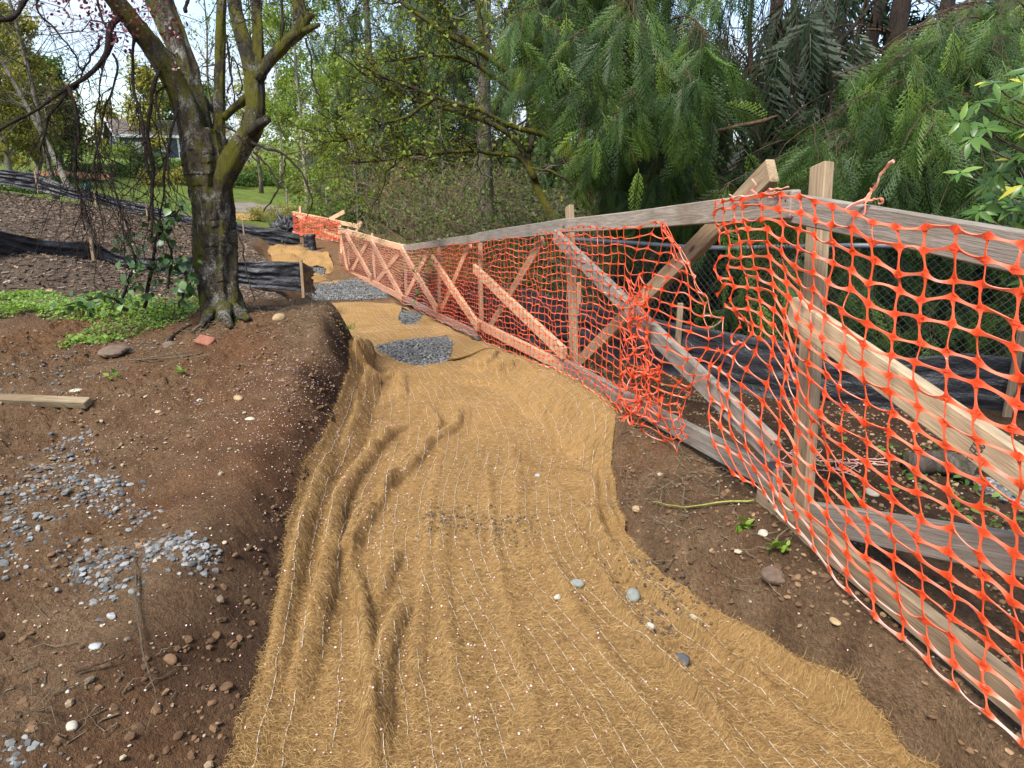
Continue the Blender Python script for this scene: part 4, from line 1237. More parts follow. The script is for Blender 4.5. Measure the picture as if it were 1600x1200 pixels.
t1 = thing('netting_scrap', G(1290, 728), 'tangle of pale shredded netting on the ground behind the near panel', 'strip')
for k in range(16):
    a = np.array([1290 + rng.normal(0, 26), 728 + rng.normal(0, 9)])
    pts = [G(*(a + rng.normal(0, 1, 2) * (20, 8) * m), .01 + .03 * rng.random()) for m in (0, .7, 1.3, 1.8)]
    strip('strand', pts, .0022, '', .98, t1)
t2 = thing('netting_scrap', FP(1190, 300, 1, .03), 'pale ragged netting strips wound on the rail joint beside the tall post', 'strip')
for pts in ([(1190, 302), (1200, 296), (1215, 296), (1232, 292)], [(1165, 306), (1180, 290), (1176, 280)], [(1140, 304), (1160, 308), (1185, 303), (1175, 297)], [(1196, 300), (1210, 300), (1214, 306), (1200, 310)]):
    strip('strand', [FP(x, y, 1, .055) for x, y in pts], .0028, '', .9, t2)

# ------------------------------------------------------------------ leaf and frond templates
def leaf_tmpl(w=.5, fold=.12, curl=.15):
    t = np.array([0, .28, .62, 1.0]); ww = np.array([.06, w * .48, w * .42, .02])
    V = []
    for a, b in zip(t, ww):
        z = -curl * a * a
        V += [(a, -b, z + fold * b), (a, 0, z), (a, b, z + fold * b)]
    V = np.array(V)
    return V, [grid_faces(4, 3)]
def quad_tmpl(w=.6):
    return np.array([(0, 0, 0), (.5, -w / 2, .06), (1, 0, -.08), (.5, w / 2, .06)]), [np.array([[0, 1, 2, 3]])]
LEAF, SLIM, QUAD, ROUND = leaf_tmpl(.62), leaf_tmpl(.36, .2, .25), quad_tmpl(.62), leaf_tmpl(.95, .18, .2)
def frond_tmpl(pairs=15, sub=4, droop=.5, seed=0, wl=.36, thick=.012):
    """a flat scale-leaved spray: axis along +x, drooping, branchlets in the xy plane"""
    r = np.random.default_rng(seed)
    V, F = [], []
    def quad(p, q, w, side):
        i = len(V)
        m = (p + q) / 2
        V.extend([p, m + side * w, q, m - side * w]); F.append((i, i + 1, i + 2, i + 3))
    ax = lambda t: np.array([t, .03 * math.sin(4 * t + seed), -droop * t * t])
    ts = np.linspace(0, 1, 8)
    for a, b in zip(ts[:-1], ts[1:]):
        p, q = ax(a), ax(b); i = len(V); s = np.array([0, .006 * (1.2 - a), 0])
        V.extend([p - s, p + s, q + s, q - s]); F.append((i, i + 1, i + 2, i + 3))
    for k in range(pairs):
        t = .06 + .92 * (k + .5) / pairs
        base = ax(t)
        L = wl * (math.sin(math.pi * min(1, (t * .82 + .14))) ** .8) * r.uniform(.85, 1.1)
        for sgn in (-1, 1):
            an = math.radians(r.uniform(44, 56))
            d = np.array([math.cos(an), sgn * math.sin(an), -.25 - droop * t * .9 + r.normal(0, .06)])
            d = d / np.linalg.norm(d)
            side = np.array([-d[1], d[0], 0])
            tip = base + d * L + np.array([L * .15, 0, -.12 * L])
            quad(base, tip, thick * .9, side)
            for m in range(sub):
                u = (m + .8) / (sub + .6)
                b0 = base + (tip - base) * u
                l2 = L * .25 * (1.15 - u * .75)
                for s2 in (-1, 1):
                    a2 = math.radians(38) * s2
                    d2 = np.array([d[0] * math.cos(a2) - d[1] * math.sin(a2), d[0] * math.sin(a2) + d[1] * math.cos(a2), d[2] - .1])
                    quad(b0, b0 + d2 * l2, thick * .8, np.array([-d2[1], d2[0], 0]))
    quad(ax(.97), ax(1.08), thick, np.array([0, 1, 0]))
    return np.array(V), [np.array(F)]
FR_HI = [frond_tmpl(12, 3, d, s, .36, .0125) for s, d in enumerate((.35, .55, .75, .5))]
FR_MID = [frond_tmpl(11, 2, d, 10 + s, .4, .02) for s, d in enumerate((.4, .6, .8))]
FR_LO = [frond_tmpl(8, 1, d, 20 + s, .42, .035) for s, d in enumerate((.4, .7))]
def put(temps, pos, X, N, size, var=None, ys=1.0):
    n = len(pos); w = rng.integers(0, len(temps), n); out = []
    var = rng.random(n) if var is None else var
    size = np.broadcast_to(size, (n,)); ys = np.broadcast_to(ys, (n,))
    for k in range(len(temps)):
        m = w == k
        if m.any(): out.append(instance(temps[k][0], temps[k][1], pos[m], X[m], N[m], size[m], var[m], ys[m]))
    return join(out)
def rvec(n): return unit(rng.normal(size=(n, 3)))

# ------------------------------------------------------------------ generic broadleaf and conifer trees
def branch_set(base, dirs, lens, K=6, wob=.08, bend=(0, 0, .3)):
    """curved polylines from base along dirs"""
    n = len(base); t = np.linspace(0, 1, K)
    d = unit(dirs)
    p = base[:, None] + d[:, None] * (lens[:, None] * t)[..., None]
    p = p + np.asarray(bend)[None, None] * (lens[:, None] * t ** 2)[..., None]
    w = rng.normal(size=(n, K, 3)) * (wob * lens[:, None, None]) * t[None, :, None] ** .7 * .5
    return p + w
def pick(Pl, n, lo=.25, hi=1.0):
    """random points (and tangents) on a batch of polylines"""
    N, K, _ = Pl.shape
    i = rng.integers(0, N, n); t = rng.uniform(lo, hi, n) * (K - 1)
    k = np.minimum(t.astype(int), K - 2); f = (t - k)[:, None]
    a, b = Pl[i, k], Pl[i, k + 1]
    return a * (1 - f) + b * f, unit(b - a), i
def taper(Pl, r0, r1=.15):
    n, K = Pl.shape[:2]
    return np.asarray(r0).reshape(-1, 1) * (1 - (1 - r1) * np.linspace(0, 1, K)[None] ** .8)
def tree(name, label, cat, base, H, r0, leaf_mat, bark, nl=26, twigs=10, leaves=9000, lsize=.1, crown=(.25, 1.0), spread=.3, elev=(10, 60), lean=(0, 0), group=None, tmpl=None, twig_len=.34, wob=.12, nt_forks=1, bend=(0, 0, .12), scatter=.12):
    base = np.asarray(base, float)
    root = thing(name, base, label, cat, group)
    stems = []
    for f in range(nt_forks):
        off = np.array([0, 0]) if f == 0 else rng.normal(0, .10, 2) * H
        top = base + np.array([lean[0] * H + off[0], lean[1] * H + off[1], H * (1 if f == 0 else rng.uniform(.75, .95))])
        stems.append(smoothline(np.array([base - [0, 0, .2], base * .65 + top * .35 + rng.normal(0, .012 * H, 3), base * .3 + top * .7 + rng.normal(0, .015 * H, 3), top]), 14, .006 * H))
    S = np.array(stems)
    rad = r0 * (1 - .9 * np.linspace(0, 1, 14) ** .9)[None] * (1 if nt_forks == 1 else .8)
    rad = np.repeat(rad, len(S), 0); rad[:, 0] *= 1.35
    obj('trunk', tubes(S, rad, 9, lump=.06), bark, root)
    p, t, i = pick(S, nl, crown[0], .97)
    az = rng.uniform(0, 2 * np.pi, nl); el = np.radians(rng.uniform(*elev, nl))
    d = np.stack([np.cos(az) * np.cos(el), np.sin(az) * np.cos(el), np.sin(el)], 1)
    h = np.clip((p[:, 2] - base[2]) / H, 0, 1)
    L = spread * H * (1.15 - h) ** .7 * rng.uniform(.6, 1.1, nl)
    B = branch_set(p, d, L, 7, wob, bend)
    rb = np.interp(h, [0, 1], [r0 * .42, r0 * .10]) * rng.uniform(.7, 1.1, nl)
    nt = nl * twigs
    p2, t2, _ = pick(B, nt, .2, 1)
    d2 = unit(t2 * .7 + rvec(nt) * .9 + np.array([0, 0, .15]))
    L2 = spread * H * twig_len * rng.uniform(.35, 1.0, nt)
    T2 = branch_set(p2, d2, L2, 5, .2, bend)
    g = join([tubes(B, taper(B, rb), 5, False), tubes(T2, taper(T2, np.full(nt, max(.0035, r0 * .045))), 3, False)])
    obj('limbs', g, bark, root)
    if leaves:
        q, tt, _ = pick(T2, leaves, .15, 1.02)
        q = q + rng.normal(0, scatter * lsize * 6, q.shape)
        X = unit(tt * .4 + rvec(leaves) + np.array([0, 0, -.25]))
        N = unit(rvec(leaves) + np.array([0, 0, .8]))
        obj('leaves', put([tmpl or QUAD], q, X, N, lsize * rng.uniform(.55, 1.25, leaves), rng.beta(2, 2, leaves)), leaf_mat, root)
    return root
def conifer(name, label, base, H, r0, bark, leaf_mat, nl=70, spread=.2, start=.05, fronds=16, fsize=.7, temps=FR_LO, group=None, lean=(0, 0), droop=-.25, el=(-20, 15)):
    base = np.asarray(base, float)
    root = thing(name, base, label, 'tree', group)
    top = base + np.array([lean[0] * H, lean[1] * H, H])
    S = smoothline(np.array([base - [0, 0, .2], base * .6 + top * .4 + rng.normal(0, .006 * H, 3), top]), 16, .004 * H)[None]
    rad = (r0 * (1 - .93 * np.linspace(0, 1, 16)))[None]; rad[:, 0] *= 1.3
    obj('trunk', tubes(S, rad, 10, lump=.05), bark, root)
    p, t, i = pick(S, nl, start, .98)
    az = rng.uniform(0, 2 * np.pi, nl); e = np.radians(rng.uniform(*el, nl))
    d = np.stack([np.cos(az) * np.cos(e), np.sin(az) * np.cos(e), np.sin(e)], 1)
    h = np.clip((p[:, 2] - base[2]) / H, 0, 1)
    L = spread * H * (1.08 - h) ** .8 * rng.uniform(.65, 1.1, nl)
    B = branch_set(p, d, L, 7, .06, (0, 0, droop))
    obj('limbs', tubes(B, taper(B, np.interp(h, [0, 1], [r0 * .22, r0 * .08])), 5, False), bark, root)
    n = nl * fronds
    q, tt, bi = pick(B, n, .12, 1.0)
    side = unit(np.cross(tt, [0, 0, 1.0])) * rng.choice([-1, 1], n)[:, None]
    X = unit(tt * .5 + side * rng.uniform(.2, 1.0, (n, 1)) + np.array([0, 0, -.55]) + rng.normal(0, .22, (n, 3)))
    N = unit(np.array([0, 0, 1.0]) + tt * .8 + rng.normal(0, .3, (n, 3)))
    obj('foliage', put(temps, q, X, N, fsize * rng.uniform(.6, 1.2, n), rng.beta(1.6, 2.4, n)), leaf_mat, root)
    return root

# ------------------------------------------------------------------ the big mossy fruit tree
ZT = 5.0
tb_ = G(345, 490)
tree_root = thing('fruit_tree', tb_, 'large old mossy fruit tree forking into several stems beside the path', 'tree')
def pl(pts, n=24, wob=.006):
    """pixels with own depth (x, y, Z, radius px)"""
    a = np.array(pts, float)
    W = np.array([P(x, y, z) for x, y, z, _ in a])
    R = a[:, 3] / FPX * a[:, 2]
    L = smoothline(np.column_stack([W]), n, wob)
    s = np.concatenate([[0], np.cumsum(np.linalg.norm(np.diff(W, axis=0), axis=1))]); s /= s[-1]
    return L, np.interp(np.linspace(0, 1, n), s, R)
def limb(name, pts, mat, n=24, S=14, lump=.05, wob=.006, parent=None):
    L, R = pl(pts, n, wob)
    return obj(name, tubes(L, R, S, lump=lump), mat, parent or tree_root)
def trunk_mesh(pts, n=70, S=40, amp=.14, seed=0):
    n, S = int(n * 1.9), int(S * 1.7)
    L, R = pl(pts, n, .002)
    V, F, v = tubes(L, R, S)
    k = np.arange(n * S) // S / 1.9; a = (np.arange(n * S) % S) / S * 2 * np.pi
    c = np.repeat(L, S, 0)
    nz = fbm(np.cos(a) * 1.6 + seed, k * .055 + np.sin(a) * 1.6, 1.4, 4, 33 + seed) * amp + .06 * fbm(np.cos(a) * 5 + seed, k * .12 + np.sin(a) * 5, 2.0, 3, 43 + seed) + .05 * np.abs(fbm(np.cos(a) * 9 + seed, k * .22 + np.sin(a) * 9, 1.6, 3, 53 + seed))
    return c + (V - c) * (1 + nz)[:, None], F, v
obj('trunk', trunk_mesh([(354, 512, 5.0, 44), (349, 488, 5.0, 34), (343, 450, 5.0, 29), (336, 380, 4.98, 28.5), (331, 315, 4.95, 29), (326, 272, 4.92, 34), (322, 240, 4.9, 33), (318, 205, 4.88, 26)]), MAT['tree_bark'], tree_root)
# roots flaring
for a in ([(352, 470, 4.95, 14), (366, 486, 4.9, 12), (388, 500, 4.8, 5)], [(330, 478, 4.9, 14), (322, 496, 4.8, 8), (316, 508, 4.7, 4)], [(350, 480, 4.85, 14), (352, 498, 4.75, 9), (362, 512, 4.65, 4)]):
    limb('root', a, MAT['tree_bark'], 12, 10)
big = [
    [(326, 300, 4.95, 20), (312, 245, 4.88, 27), (299, 190, 4.82, 25), (278, 135, 4.74, 23), (246, 84, 4.62, 20), (212, 40, 4.5, 18), (172, -10, 4.4, 17), (130, -70, 4.2, 14), (80, -160, 4.0, 10)],
    [(322, 240, 4.92, 28), (306, 170, 4.95, 25), (292, 110, 4.98, 22), (274, 55, 5.0, 19), (254, -5, 5.02, 18), (236, -80, 5.05, 15), (215, -200, 5.1, 9)],
    [(290, 110, 4.97, 15), (262, 50, 5.05, 15), (240, 5, 5.1, 14), (214, -60, 5.2, 11), (180, -160, 5.3, 7)],
    [(338, 262, 4.9, 15), (342, 200, 4.95, 11.5), (343, 130, 5.0, 10.5), (345, 60, 5.05, 10), (347, -10, 5.1, 9.5), (350, -120, 5.2, 7)],
    [(336, 330, 4.93, 12), (350, 276, 4.87, 21), (372, 236, 4.85, 21), (394, 202, 4.82, 19), (400, 165, 4.82, 18), (398, 125, 4.84, 18), (388, 85, 4.88, 15), (374, 40, 4.92, 14), (364, -10, 4.96, 13), (352, -120, 5.0, 9)],
    [(399, 125, 4.84, 15), (403, 90, 4.88, 11), (402, 40, 4.92, 10), (400, -10, 4.95, 9), (398, -120, 5.0, 6)],
    [(400, 122, 4.82, 14), (420, 95, 4.78, 12.5), (446, 68, 4.74, 11.5), (470, 44, 4.7, 12), (466, 5, 4.7, 10.5), (456, -50, 4.7, 9), (440, -150, 4.7, 6)],
]
for k, a in enumerate(big):
    obj('limb', trunk_mesh([(x_, y_, z_, r_2 * .74) for x_, y_, z_, r_2 in a], 46, 20, .15, k + 2), MAT['tree_bark' if k in (0, 1) else 'moss_bark'], tree_root)
for a in ([(392, 206, 4.78, 9), (404, 196, 4.7, 8), (418, 186, 4.64, 6.5)], [(466, 52, 4.7, 8), (482, 30, 4.66, 6), (490, 22, 4.65, 5)], [(468, 52, 4.7, 6), (488, 42, 4.66, 4.5), (500, 38, 4.64, 3)], [(350, 185, 4.95, 6), (368, 168, 4.92, 6), (386, 152, 4.88, 7)], [(345, 185, 5.0, 5), (330, 170, 5.1, 5), (312, 150, 5.2, 6)]):
    limb('limb_stub', a, MAT['moss_bark'], 12, 10, .1)
dead = [
    [(232, 60, 4.6, 7), (226, 40, 4.5, 9), (200, 20, 4.45, 8), (172, 40, 4.4, 8), (170, 72, 4.4, 8), (160, 96, 4.4, 7), (132, 122, 4.38, 6), (106, 136, 4.35, 5), (72, 158, 4.3, 4), (30, 186, 4.2, 3.5), (-20, 214, 4.1, 3)],
    [(108, 138, 4.35, 5), (118, 166, 4.35, 4.5), (122, 215, 4.38, 4), (118, 262, 4.4, 4), (126, 312, 4.42, 3), (132, 360, 4.42, 2)],
    [(122, 128, 4.38, 4), (96, 158, 4.35, 3.6), (78, 180, 4.3, 3.2), (70, 205, 4.3, 2.4), (62, 240, 4.25, 1.6)],
    [(56, -20, 4.2, 5.5), (24, 20, 4.15, 6), (-10, 42, 4.1, 6), (-60, 70, 4.0, 6)],
    [(60, -20, 4.3, 2.6), (62, 20, 4.3, 2.5), (84, 45, 4.3, 2.2), (110, 74, 4.34, 2), (128, 110, 4.36, 1.6)],
    [(214, 46, 4.52, 4), (205, 105, 4.5, 3.6), (212, 150, 4.5, 3.6), (222, 200, 4.5, 4), (230, 250, 4.52, 4), (236, 300, 4.55, 3), (232, 345, 4.55, 2)],
    [(254, 98, 4.64, 4.5), (234, 165, 4.6, 4.6), (232, 215, 4.6, 5), (236, 270, 4.6, 4), (240, 330, 4.6, 3), (236, 372, 4.6, 2)],
    [(176, 84, 4.4, 3), (184, 104, 4.4, 3), (178, 134, 4.4, 2.6), (166, 170, 4.4, 2.4), (156, 205, 4.4, 2.2), (148, 250, 4.4, 2), (140, 310, 4.4, 1.4)],
    [(160, 60, 4.4, 3), (148, 80, 4.4, 3), (134, 104, 4.38, 2.4), (124, 126, 4.38, 2)],
    [(162, 100, 4.4, 2.2), (158, 150, 4.4, 2), (150, 190, 4.4, 2), (152, 230, 4.4, 2), (172, 280, 4.42, 2), (190, 330, 4.44, 1.6), (206, 370, 4.44, 1)],
    [(284, 146, 4.76, 4), (266, 210, 4.68, 4), (258, 265, 4.66, 3.4), (252, 320, 4.66, 2.4), (246, 370, 4.66, 1.6)],
    [(272, 128, 4.72, 3), (244, 150, 4.62, 2.6), (250, 185, 4.6, 2.4), (258, 230, 4.6, 2), (268, 290, 4.6, 1.6)],
    [(394, 222, 4.8, 3.6), (420, 234, 4.7, 3), (448, 244, 4.62, 2.8), (470, 272, 4.58, 2.4), (484, 300, 4.56, 2.2), (488, 318, 4.55, 1.6), (478, 342, 4.55, 1)],
    [(396, 238, 4.8, 3), (418, 258, 4.72, 2.6), (434, 286, 4.7, 2.4), (430, 302, 4.7, 2), (412, 330, 4.7, 1.4)],
    [(448, 246, 4.62, 2), (444, 268, 4.6, 1.8), (438, 292, 4.6, 1.5)], [(350, 196, 4.9, 3), (370, 210, 4.8, 2.6), (384, 224, 4.75, 2)],
    [(440, 62, 4.72, 3), (442, 30, 4.7, 3), (440, -10, 4.7, 2.6)], [(478, 60, 4.7, 3), (486, 95, 4.68, 2.6), (494, 135, 4.68, 2.4), (500, 158, 4.68, 2)],
    [(356, 55, 5.0, 3), (358, 100, 5.0, 2.6), (357, 146, 5.0, 2)], [(180, 50, 4.4, 3), (184, 66, 4.4, 2.6), (160, 30, 4.4, 3), (150, -20, 4.4, 3)],
    [(370, 150, 4.8, 2), (376, 125, 4.8, 2), (362, 90, 4.85, 2), (366, 160, 4.8, 1.8)], [(290, 20, 4.9, 4), (296, -5, 4.9, 4), (300, -40, 4.9, 3)],
    [(372, 356, 4.9, 1.6), (380, 390, 4.8, 2), (386, 420, 4.75, 1.8), (398, 470, 4.7, 1.4)],
]
DP, DR = zip(*[pl(a, 22, .012) for a in dead])
DP, DR = np.array(DP), np.array(DR)
kn = 1 + .35 * (rng.random(DR.shape) < .16)
obj('dead_branches', tubes(DP, DR * kn * .6, 7, lump=.12), MAT['dark_bark'], tree_root)
# hanging dead twigs off the branches
n = 150
idx = np.array([0, 1, 2, 5, 6, 7, 9, 10, 11, 7, 9, 1])
q, tt, _ = pick(DP[idx], n, .2, .98)
dd = unit(np.array([0, 0, -1.0]) + rng.normal(0, .42, (n, 3)))
T1 = branch_set(q, dd, rng.uniform(.12, .75, n), 8, .16, (0, 0, -.15))
q2, t2_, _ = pick(T1, 300, .1, 1)
T2 = branch_set(q2, unit(t2_ + rvec(300) * .9), rng.uniform(.05, .28, 300), 5, .2, (0, 0, -.1))
bl = np.array([big_ for big_ in [pl(a, 22, 0)[0] for a in big]])
q3, t3_, _ = pick(bl, 150, .3, .95)
T3 = branch_set(q3, unit(rvec(150) + np.array([0, -.2, -.2])), rng.uniform(.15, .8, 150), 8, .16, (0, 0, -.3))
q4, t4_, _ = pick(DP[:9], 280, .05, .95)
T4 = branch_set(q4, unit(rvec(280) + np.array([-.4, 0, .1])), rng.uniform(.15, .8, 280), 8, .12, (0, 0, -.5))
obj('dead_twigs', join([tubes(T1, taper(T1, rng.uniform(.0022, .0048, n), .3), 5, False), tubes(T2, taper(T2, np.full(300, .002), .4), 4, False), tubes(T3, taper(T3, rng.uniform(.002, .005, 150), .3), 4, False), tubes(T4, taper(T4, rng.uniform(.0012, .0028, 280), .3), 4, False)]), MAT['dark_bark'], tree_root)
# red young leaves and pink blossom at upper left
q = np.array([P(x, y, z) for x, y, z in zip(rng.normal(185, 38, 300), rng.normal(30, 26, 300), rng.normal(4.35, .12, 300))])
q2 = np.array([P(x, y, z) for x, y, z in zip(rng.normal(110, 30, 60), rng.normal(14, 16, 60), rng.normal(4.3, .12, 60))])
q3 = np.array([P(x, y, z) for x, y, z in zip(rng.normal(268, 9, 26), rng.normal(48, 16, 26), rng.normal(4.6, .06, 26))])
q = np.concatenate([q, q2, q3])
obj('red_leaves', put([LEAF], q, rvec(len(q)), rvec(len(q)), rng.uniform(.015, .034, len(q)), rng.beta(1.5, 2.5, len(q))), MAT['red_leaf'], tree_root)
q = np.concatenate([P(273, 104, 4.62) + rng.normal(0, .012, (9, 3)), P(270, 52, 4.6) + rng.normal(0, .014, (8, 3)), P(226, 28, 4.4) + rng.normal(0, .02, (8, 3))])
obj('blossom', put([ROUND], q, rvec(len(q)), rvec(len(q)), rng.uniform(.014, .022, len(q)), rng.uniform(.1, .5, len(q))), MAT['petal'], tree_root)

# evergreen vine climbing by the trunk
vr = thing('leafy_vine', G(225, 480), 'evergreen bramble vine with big rounded leaves left of the mossy trunk', 'plant')
vp = []
for a in ([(225, 482, 4.8, 3), (232, 440, 4.75, 3), (240, 400, 4.7, 2.6), (252, 360, 4.7, 2.2), (268, 330, 4.7, 1.6)], [(190, 470, 4.7, 2.6), (205, 430, 4.65, 2.4), (212, 400, 4.6, 2), (198, 370, 4.6, 1.6)], [(262, 450, 4.7, 2), (268, 410, 4.7, 2), (262, 380, 4.7, 1.6), (240, 345, 4.65, 1.2)], [(200, 485, 4.6, 3), (170, 462, 4.55, 2), (140, 468, 4.5, 1.4), (100, 478, 4.5, 1)], [(280, 480, 4.7, 2), (290, 440, 4.75, 2), (284, 400, 4.75, 1.6)], [(236, 380, 4.6, 2), (262, 345, 4.62, 1.6), (286, 320, 4.66, 1.2)]):
    vp.append(pl(a, 16, .01))
vP, vR = np.array([x[0] for x in vp]), np.array([x[1] for x in vp])
obj('stems', tubes(vP, vR, 6, False), MAT['dark_bark'], vr)
n = 300
q, tt, _ = pick(vP, n, .1, 1)
q = q + rng.normal(0, .045, (n, 3))
X = unit(rvec(n) + np.array([0, -.3, -.5])); Nn = unit(rvec(n) * .8 + np.array([-.2, -.8, .6]))
obj('leaves', put([ROUND], q, X, Nn, rng.uniform(.026, .066, n), rng.beta(1.4, 1.8, n)), MAT['vine_leaf'], vr)

# ------------------------------------------------------------------ weeds, petals, chips, dry stems on the ground
def weed_patch(n, poly, zlo, zhi, sz):
    pw = np.array([G(*p)[:2] for p in poly])
    lo, hi = pw.min(0), pw.max(0)
    q = rng.uniform(lo, hi, (n * 4, 2))
    k = poly_in(q[:, 0], q[:, 1], pw) & (fbm(q[:, 0], q[:, 1], 2.2, 3, 8) > -.22)
    q = q[k][:n]
    hh = np.clip(.45 + .7 * fbm(q[:, 0], q[:, 1], 2.6, 3, 18), .15, 1.0)
    z = ground(q[:, 0], q[:, 1]) + rng.uniform(zlo, zhi, len(q)) * hh
    return np.column_stack([q, z]), sz * rng.uniform(.5, 1.3, len(q)) * (.7 + .5 * hh)
wp, ws = weed_patch(12500, [(-80, 470), (60, 462), (200, 476), (290, 470), (330, 492), (270, 512), (210, 528), (150, 545), (60, 540), (-80, 556)], .004, .075, .0215)
wq, wz = weed_patch(900, [(270, 440), (330, 430), (326, 496), (280, 502)], .01, .32, .034)
wr, wt = weed_patch(500, [(318, 488), (380, 490), (380, 502), (318, 504)], .01, .08, .03)
W_ = np.concatenate([wp, wq, wr]); WS = np.concatenate([ws, wz, wt])
n = len(W_)
X = unit(rvec(n) * np.array([1, 1, .4]) + np.array([0, 0, .15])); Nn = unit(rvec(n) * .6 + np.array([0, -.3, 1]))
tag(obj('weeds', put([LEAF, ROUND], W_, X, Nn, WS, rng.beta(2, 2, n)), MAT['weed_leaf']), 'bright green low weeds carpeting the ground left of the tree', 'weeds', None, 'stuff')
for k, (px, py, lab) in enumerate([(283, 587, 'tiny green seedling in the middle of the bare dirt'), (178, 594, 'flat green sprout below the long brown clod'), (110, 540, 'bright green leafy sprout at the lower weed edge'), (1160, 826, 'small green sprout beside the white pebble on the bank'), (1216, 858, 'small green leaf tuft under the netting edge'), (540, 515, 'dark green grass tuft at the mound tip by the mat')]):
    c = G(px, py); c[2] = float(ground(c[0], c[1]))
    n = 14
    q = c + rng.normal(0, .016, (n, 3)) * [1, 1, .3] + [0, 0, .015]
    if k == 5:
        T = branch_set(np.repeat(c[None], 40, 0) + rng.normal(0, .04, (40, 3)) * [1, 1, 0], unit(rvec(40) + [0, 0, .8]), rng.uniform(.08, .2, 40), 6, .1, (0, 0, -.5))
        o = obj('grass_tuft', tubes(T, taper(T, np.full(40, .0022)), 3, False), MAT['weed_leaf'])
    else:
        o = obj('sprout', put([LEAF], q, unit(rvec(n) + [0, 0, .5]), unit(rvec(n) * .5 + [0, 0, 1]), rng.uniform(.02, .045, n)), MAT['weed_leaf'])
    tag(o, lab, 'plant')
# petals on dirt and mat
pp = []
for px, py, sx, sy, n in [(430, 600, 80, 50, 900), (300, 640, 160, 50, 520), (250, 720, 160, 50, 260), (640, 690, 90, 60, 500), (560, 760, 60, 70, 260), (780, 700, 110, 70, 420), (850, 660, 60, 60, 220), (700, 850, 150, 110, 300), (760, 1000, 170, 130, 200), (620, 1040, 120, 120, 90), (300, 930, 120, 110, 60), (1050, 900, 140, 120, 60), (470, 560, 45, 30, 380), (900, 820, 60, 80, 120), (120, 1000, 100, 100, 25), (600, 640, 30, 40, 140), (1150, 1050, 120, 60, 22)]:
    for _ in range(n):
        x, y = rng.normal(px, sx), rng.normal(py, sy)
        if y < 515 or y > 1230 or x < -20 or x > 1500: continue
        pp.append((x, y))
pp = Gv(*np.array(pp).T)
pp = pp[(rng.random(len(pp)) < np.where(pp[:, 0] < x_matL(pp[:, 1]), 1.0, 1)) & (pp[:, 1] < 7.5) & (pp[:, 0] < x_fence(pp[:, 1]) + .2)]
onm = (pp[:, 0] > x_matL(pp[:, 1])) & (pp[:, 0] < x_matR(pp[:, 1])) & ~in_patch(pp[:, 0], pp[:, 1])
pp[:, 2] = np.where(onm, mat_z(pp[:, 0].copy(), pp[:, 1].copy()) + .007, ground(pp[:, 0], pp[:, 1]) + .005)
n = len(pp)
tag(obj('petals', put([ROUND], pp, unit(rvec(n) * [1, 1, .3]), unit(rvec(n) * .5 + [0, 0, 1]), rng.uniform(.0036, .0072, n) * np.where(onm, 1, .8), rng.beta(1.6, 2.4, n)), MAT['petal']), 'pale pink fallen blossom petals sprinkled over mat and dirt', 'petals', None, 'stuff')
# crumbs of dark soil on the mat
n = 500
c = np.array([q_ for q_ in Gv(np.concatenate([rng.normal(700, 24, 120), rng.normal(790, 30, 120), rng.normal(1045, 34, 200), rng.normal(985, 26, 60)]), np.concatenate([rng.normal(822, 12, 120), rng.normal(828, 14, 120), rng.normal(955, 34, 200), rng.normal(905, 22, 60)]))])
c[:, 2] = mat_z(c[:, 0].copy(), c[:, 1].copy()) + .004
tag(obj('soil_crumbs', scatter_stones(c, rng.uniform(.003, .011, n), ST0, rng.beta(1.2, 6, n)), MAT['chip'], smooth=False), 'dark soil crumbs spilled onto the coir mat', 'soil', None, 'stuff')
# bark mulch on the slope
n = 30000
q = np.column_stack([rng.uniform(-15, -1.5, n * 2), 5.4 + 13.5 * rng.random(n * 2) ** 1.25])
q = q[(q[:, 0] < x_matL(q[:, 1]) - .25) & (q[:, 1] > 5.9 - .4 * (q[:, 0] < -2.8))][:n]
n = len(q)
X, Nn = rand_dirs(n); Nn = unit(Nn + rng.normal(0, .35, Nn.shape))
tag(obj('bark_mulch', put([(np.array([(-.5, -.14, 0), (.5, -.1, 0), (.5, .1, 0), (-.5, .14, 0), (-.5, -.14, .1), (.5, -.1, .08), (.5, .1, .09), (-.5, .14, .1)]), [np.array([(3, 2, 1, 0), (4, 5, 6, 7), (0, 1, 5, 4), (1, 2, 6, 5), (2, 3, 7, 6), (3, 0, 4, 7)])])], np.column_stack([q, ground(q[:, 0], q[:, 1]) + .006]), X, Nn, rng.uniform(.02, .07, n) * (1 + .035 * q[:, 1]), rng.beta(1.6, 2.6, n)), MAT['chip'], smooth=False), 'brown bark mulch covering the slope behind the tree', 'mulch', None, 'stuff')
# litter of thin sticks and rootlets
n = 520
blobs = [(400, 480, 50, 20, 90), (480, 490, 30, 12, 40), (1060, 720, 70, 60, 120), (1020, 780, 40, 40, 60), (200, 560, 120, 30, 60), (120, 1080, 90, 60, 30), (1180, 850, 60, 40, 40), (330, 520, 60, 14, 50), (150, 460, 120, 20, 40)]
c = Gv(*np.array([(rng.normal(a, s), rng.normal(b, t)) for a, b, s, t, m in blobs for _ in range(m)]).T)
c[:, 2] = ground(c[:, 0], c[:, 1]) + .006
n = len(c)
T = branch_set(c, unit(rvec(n) * [1, 1, .25] + [0, 0, .12]), rng.uniform(.04, .22, n), 6, .2, (0, 0, -.1))
tag(obj('stick_litter', tubes(T, taper(T, rng.uniform(.001, .0032, n), .4), 4, False), MAT['straw']), 'thin dry stems and rootlets lying about the bare soil', 'sticks', None, 'stuff')
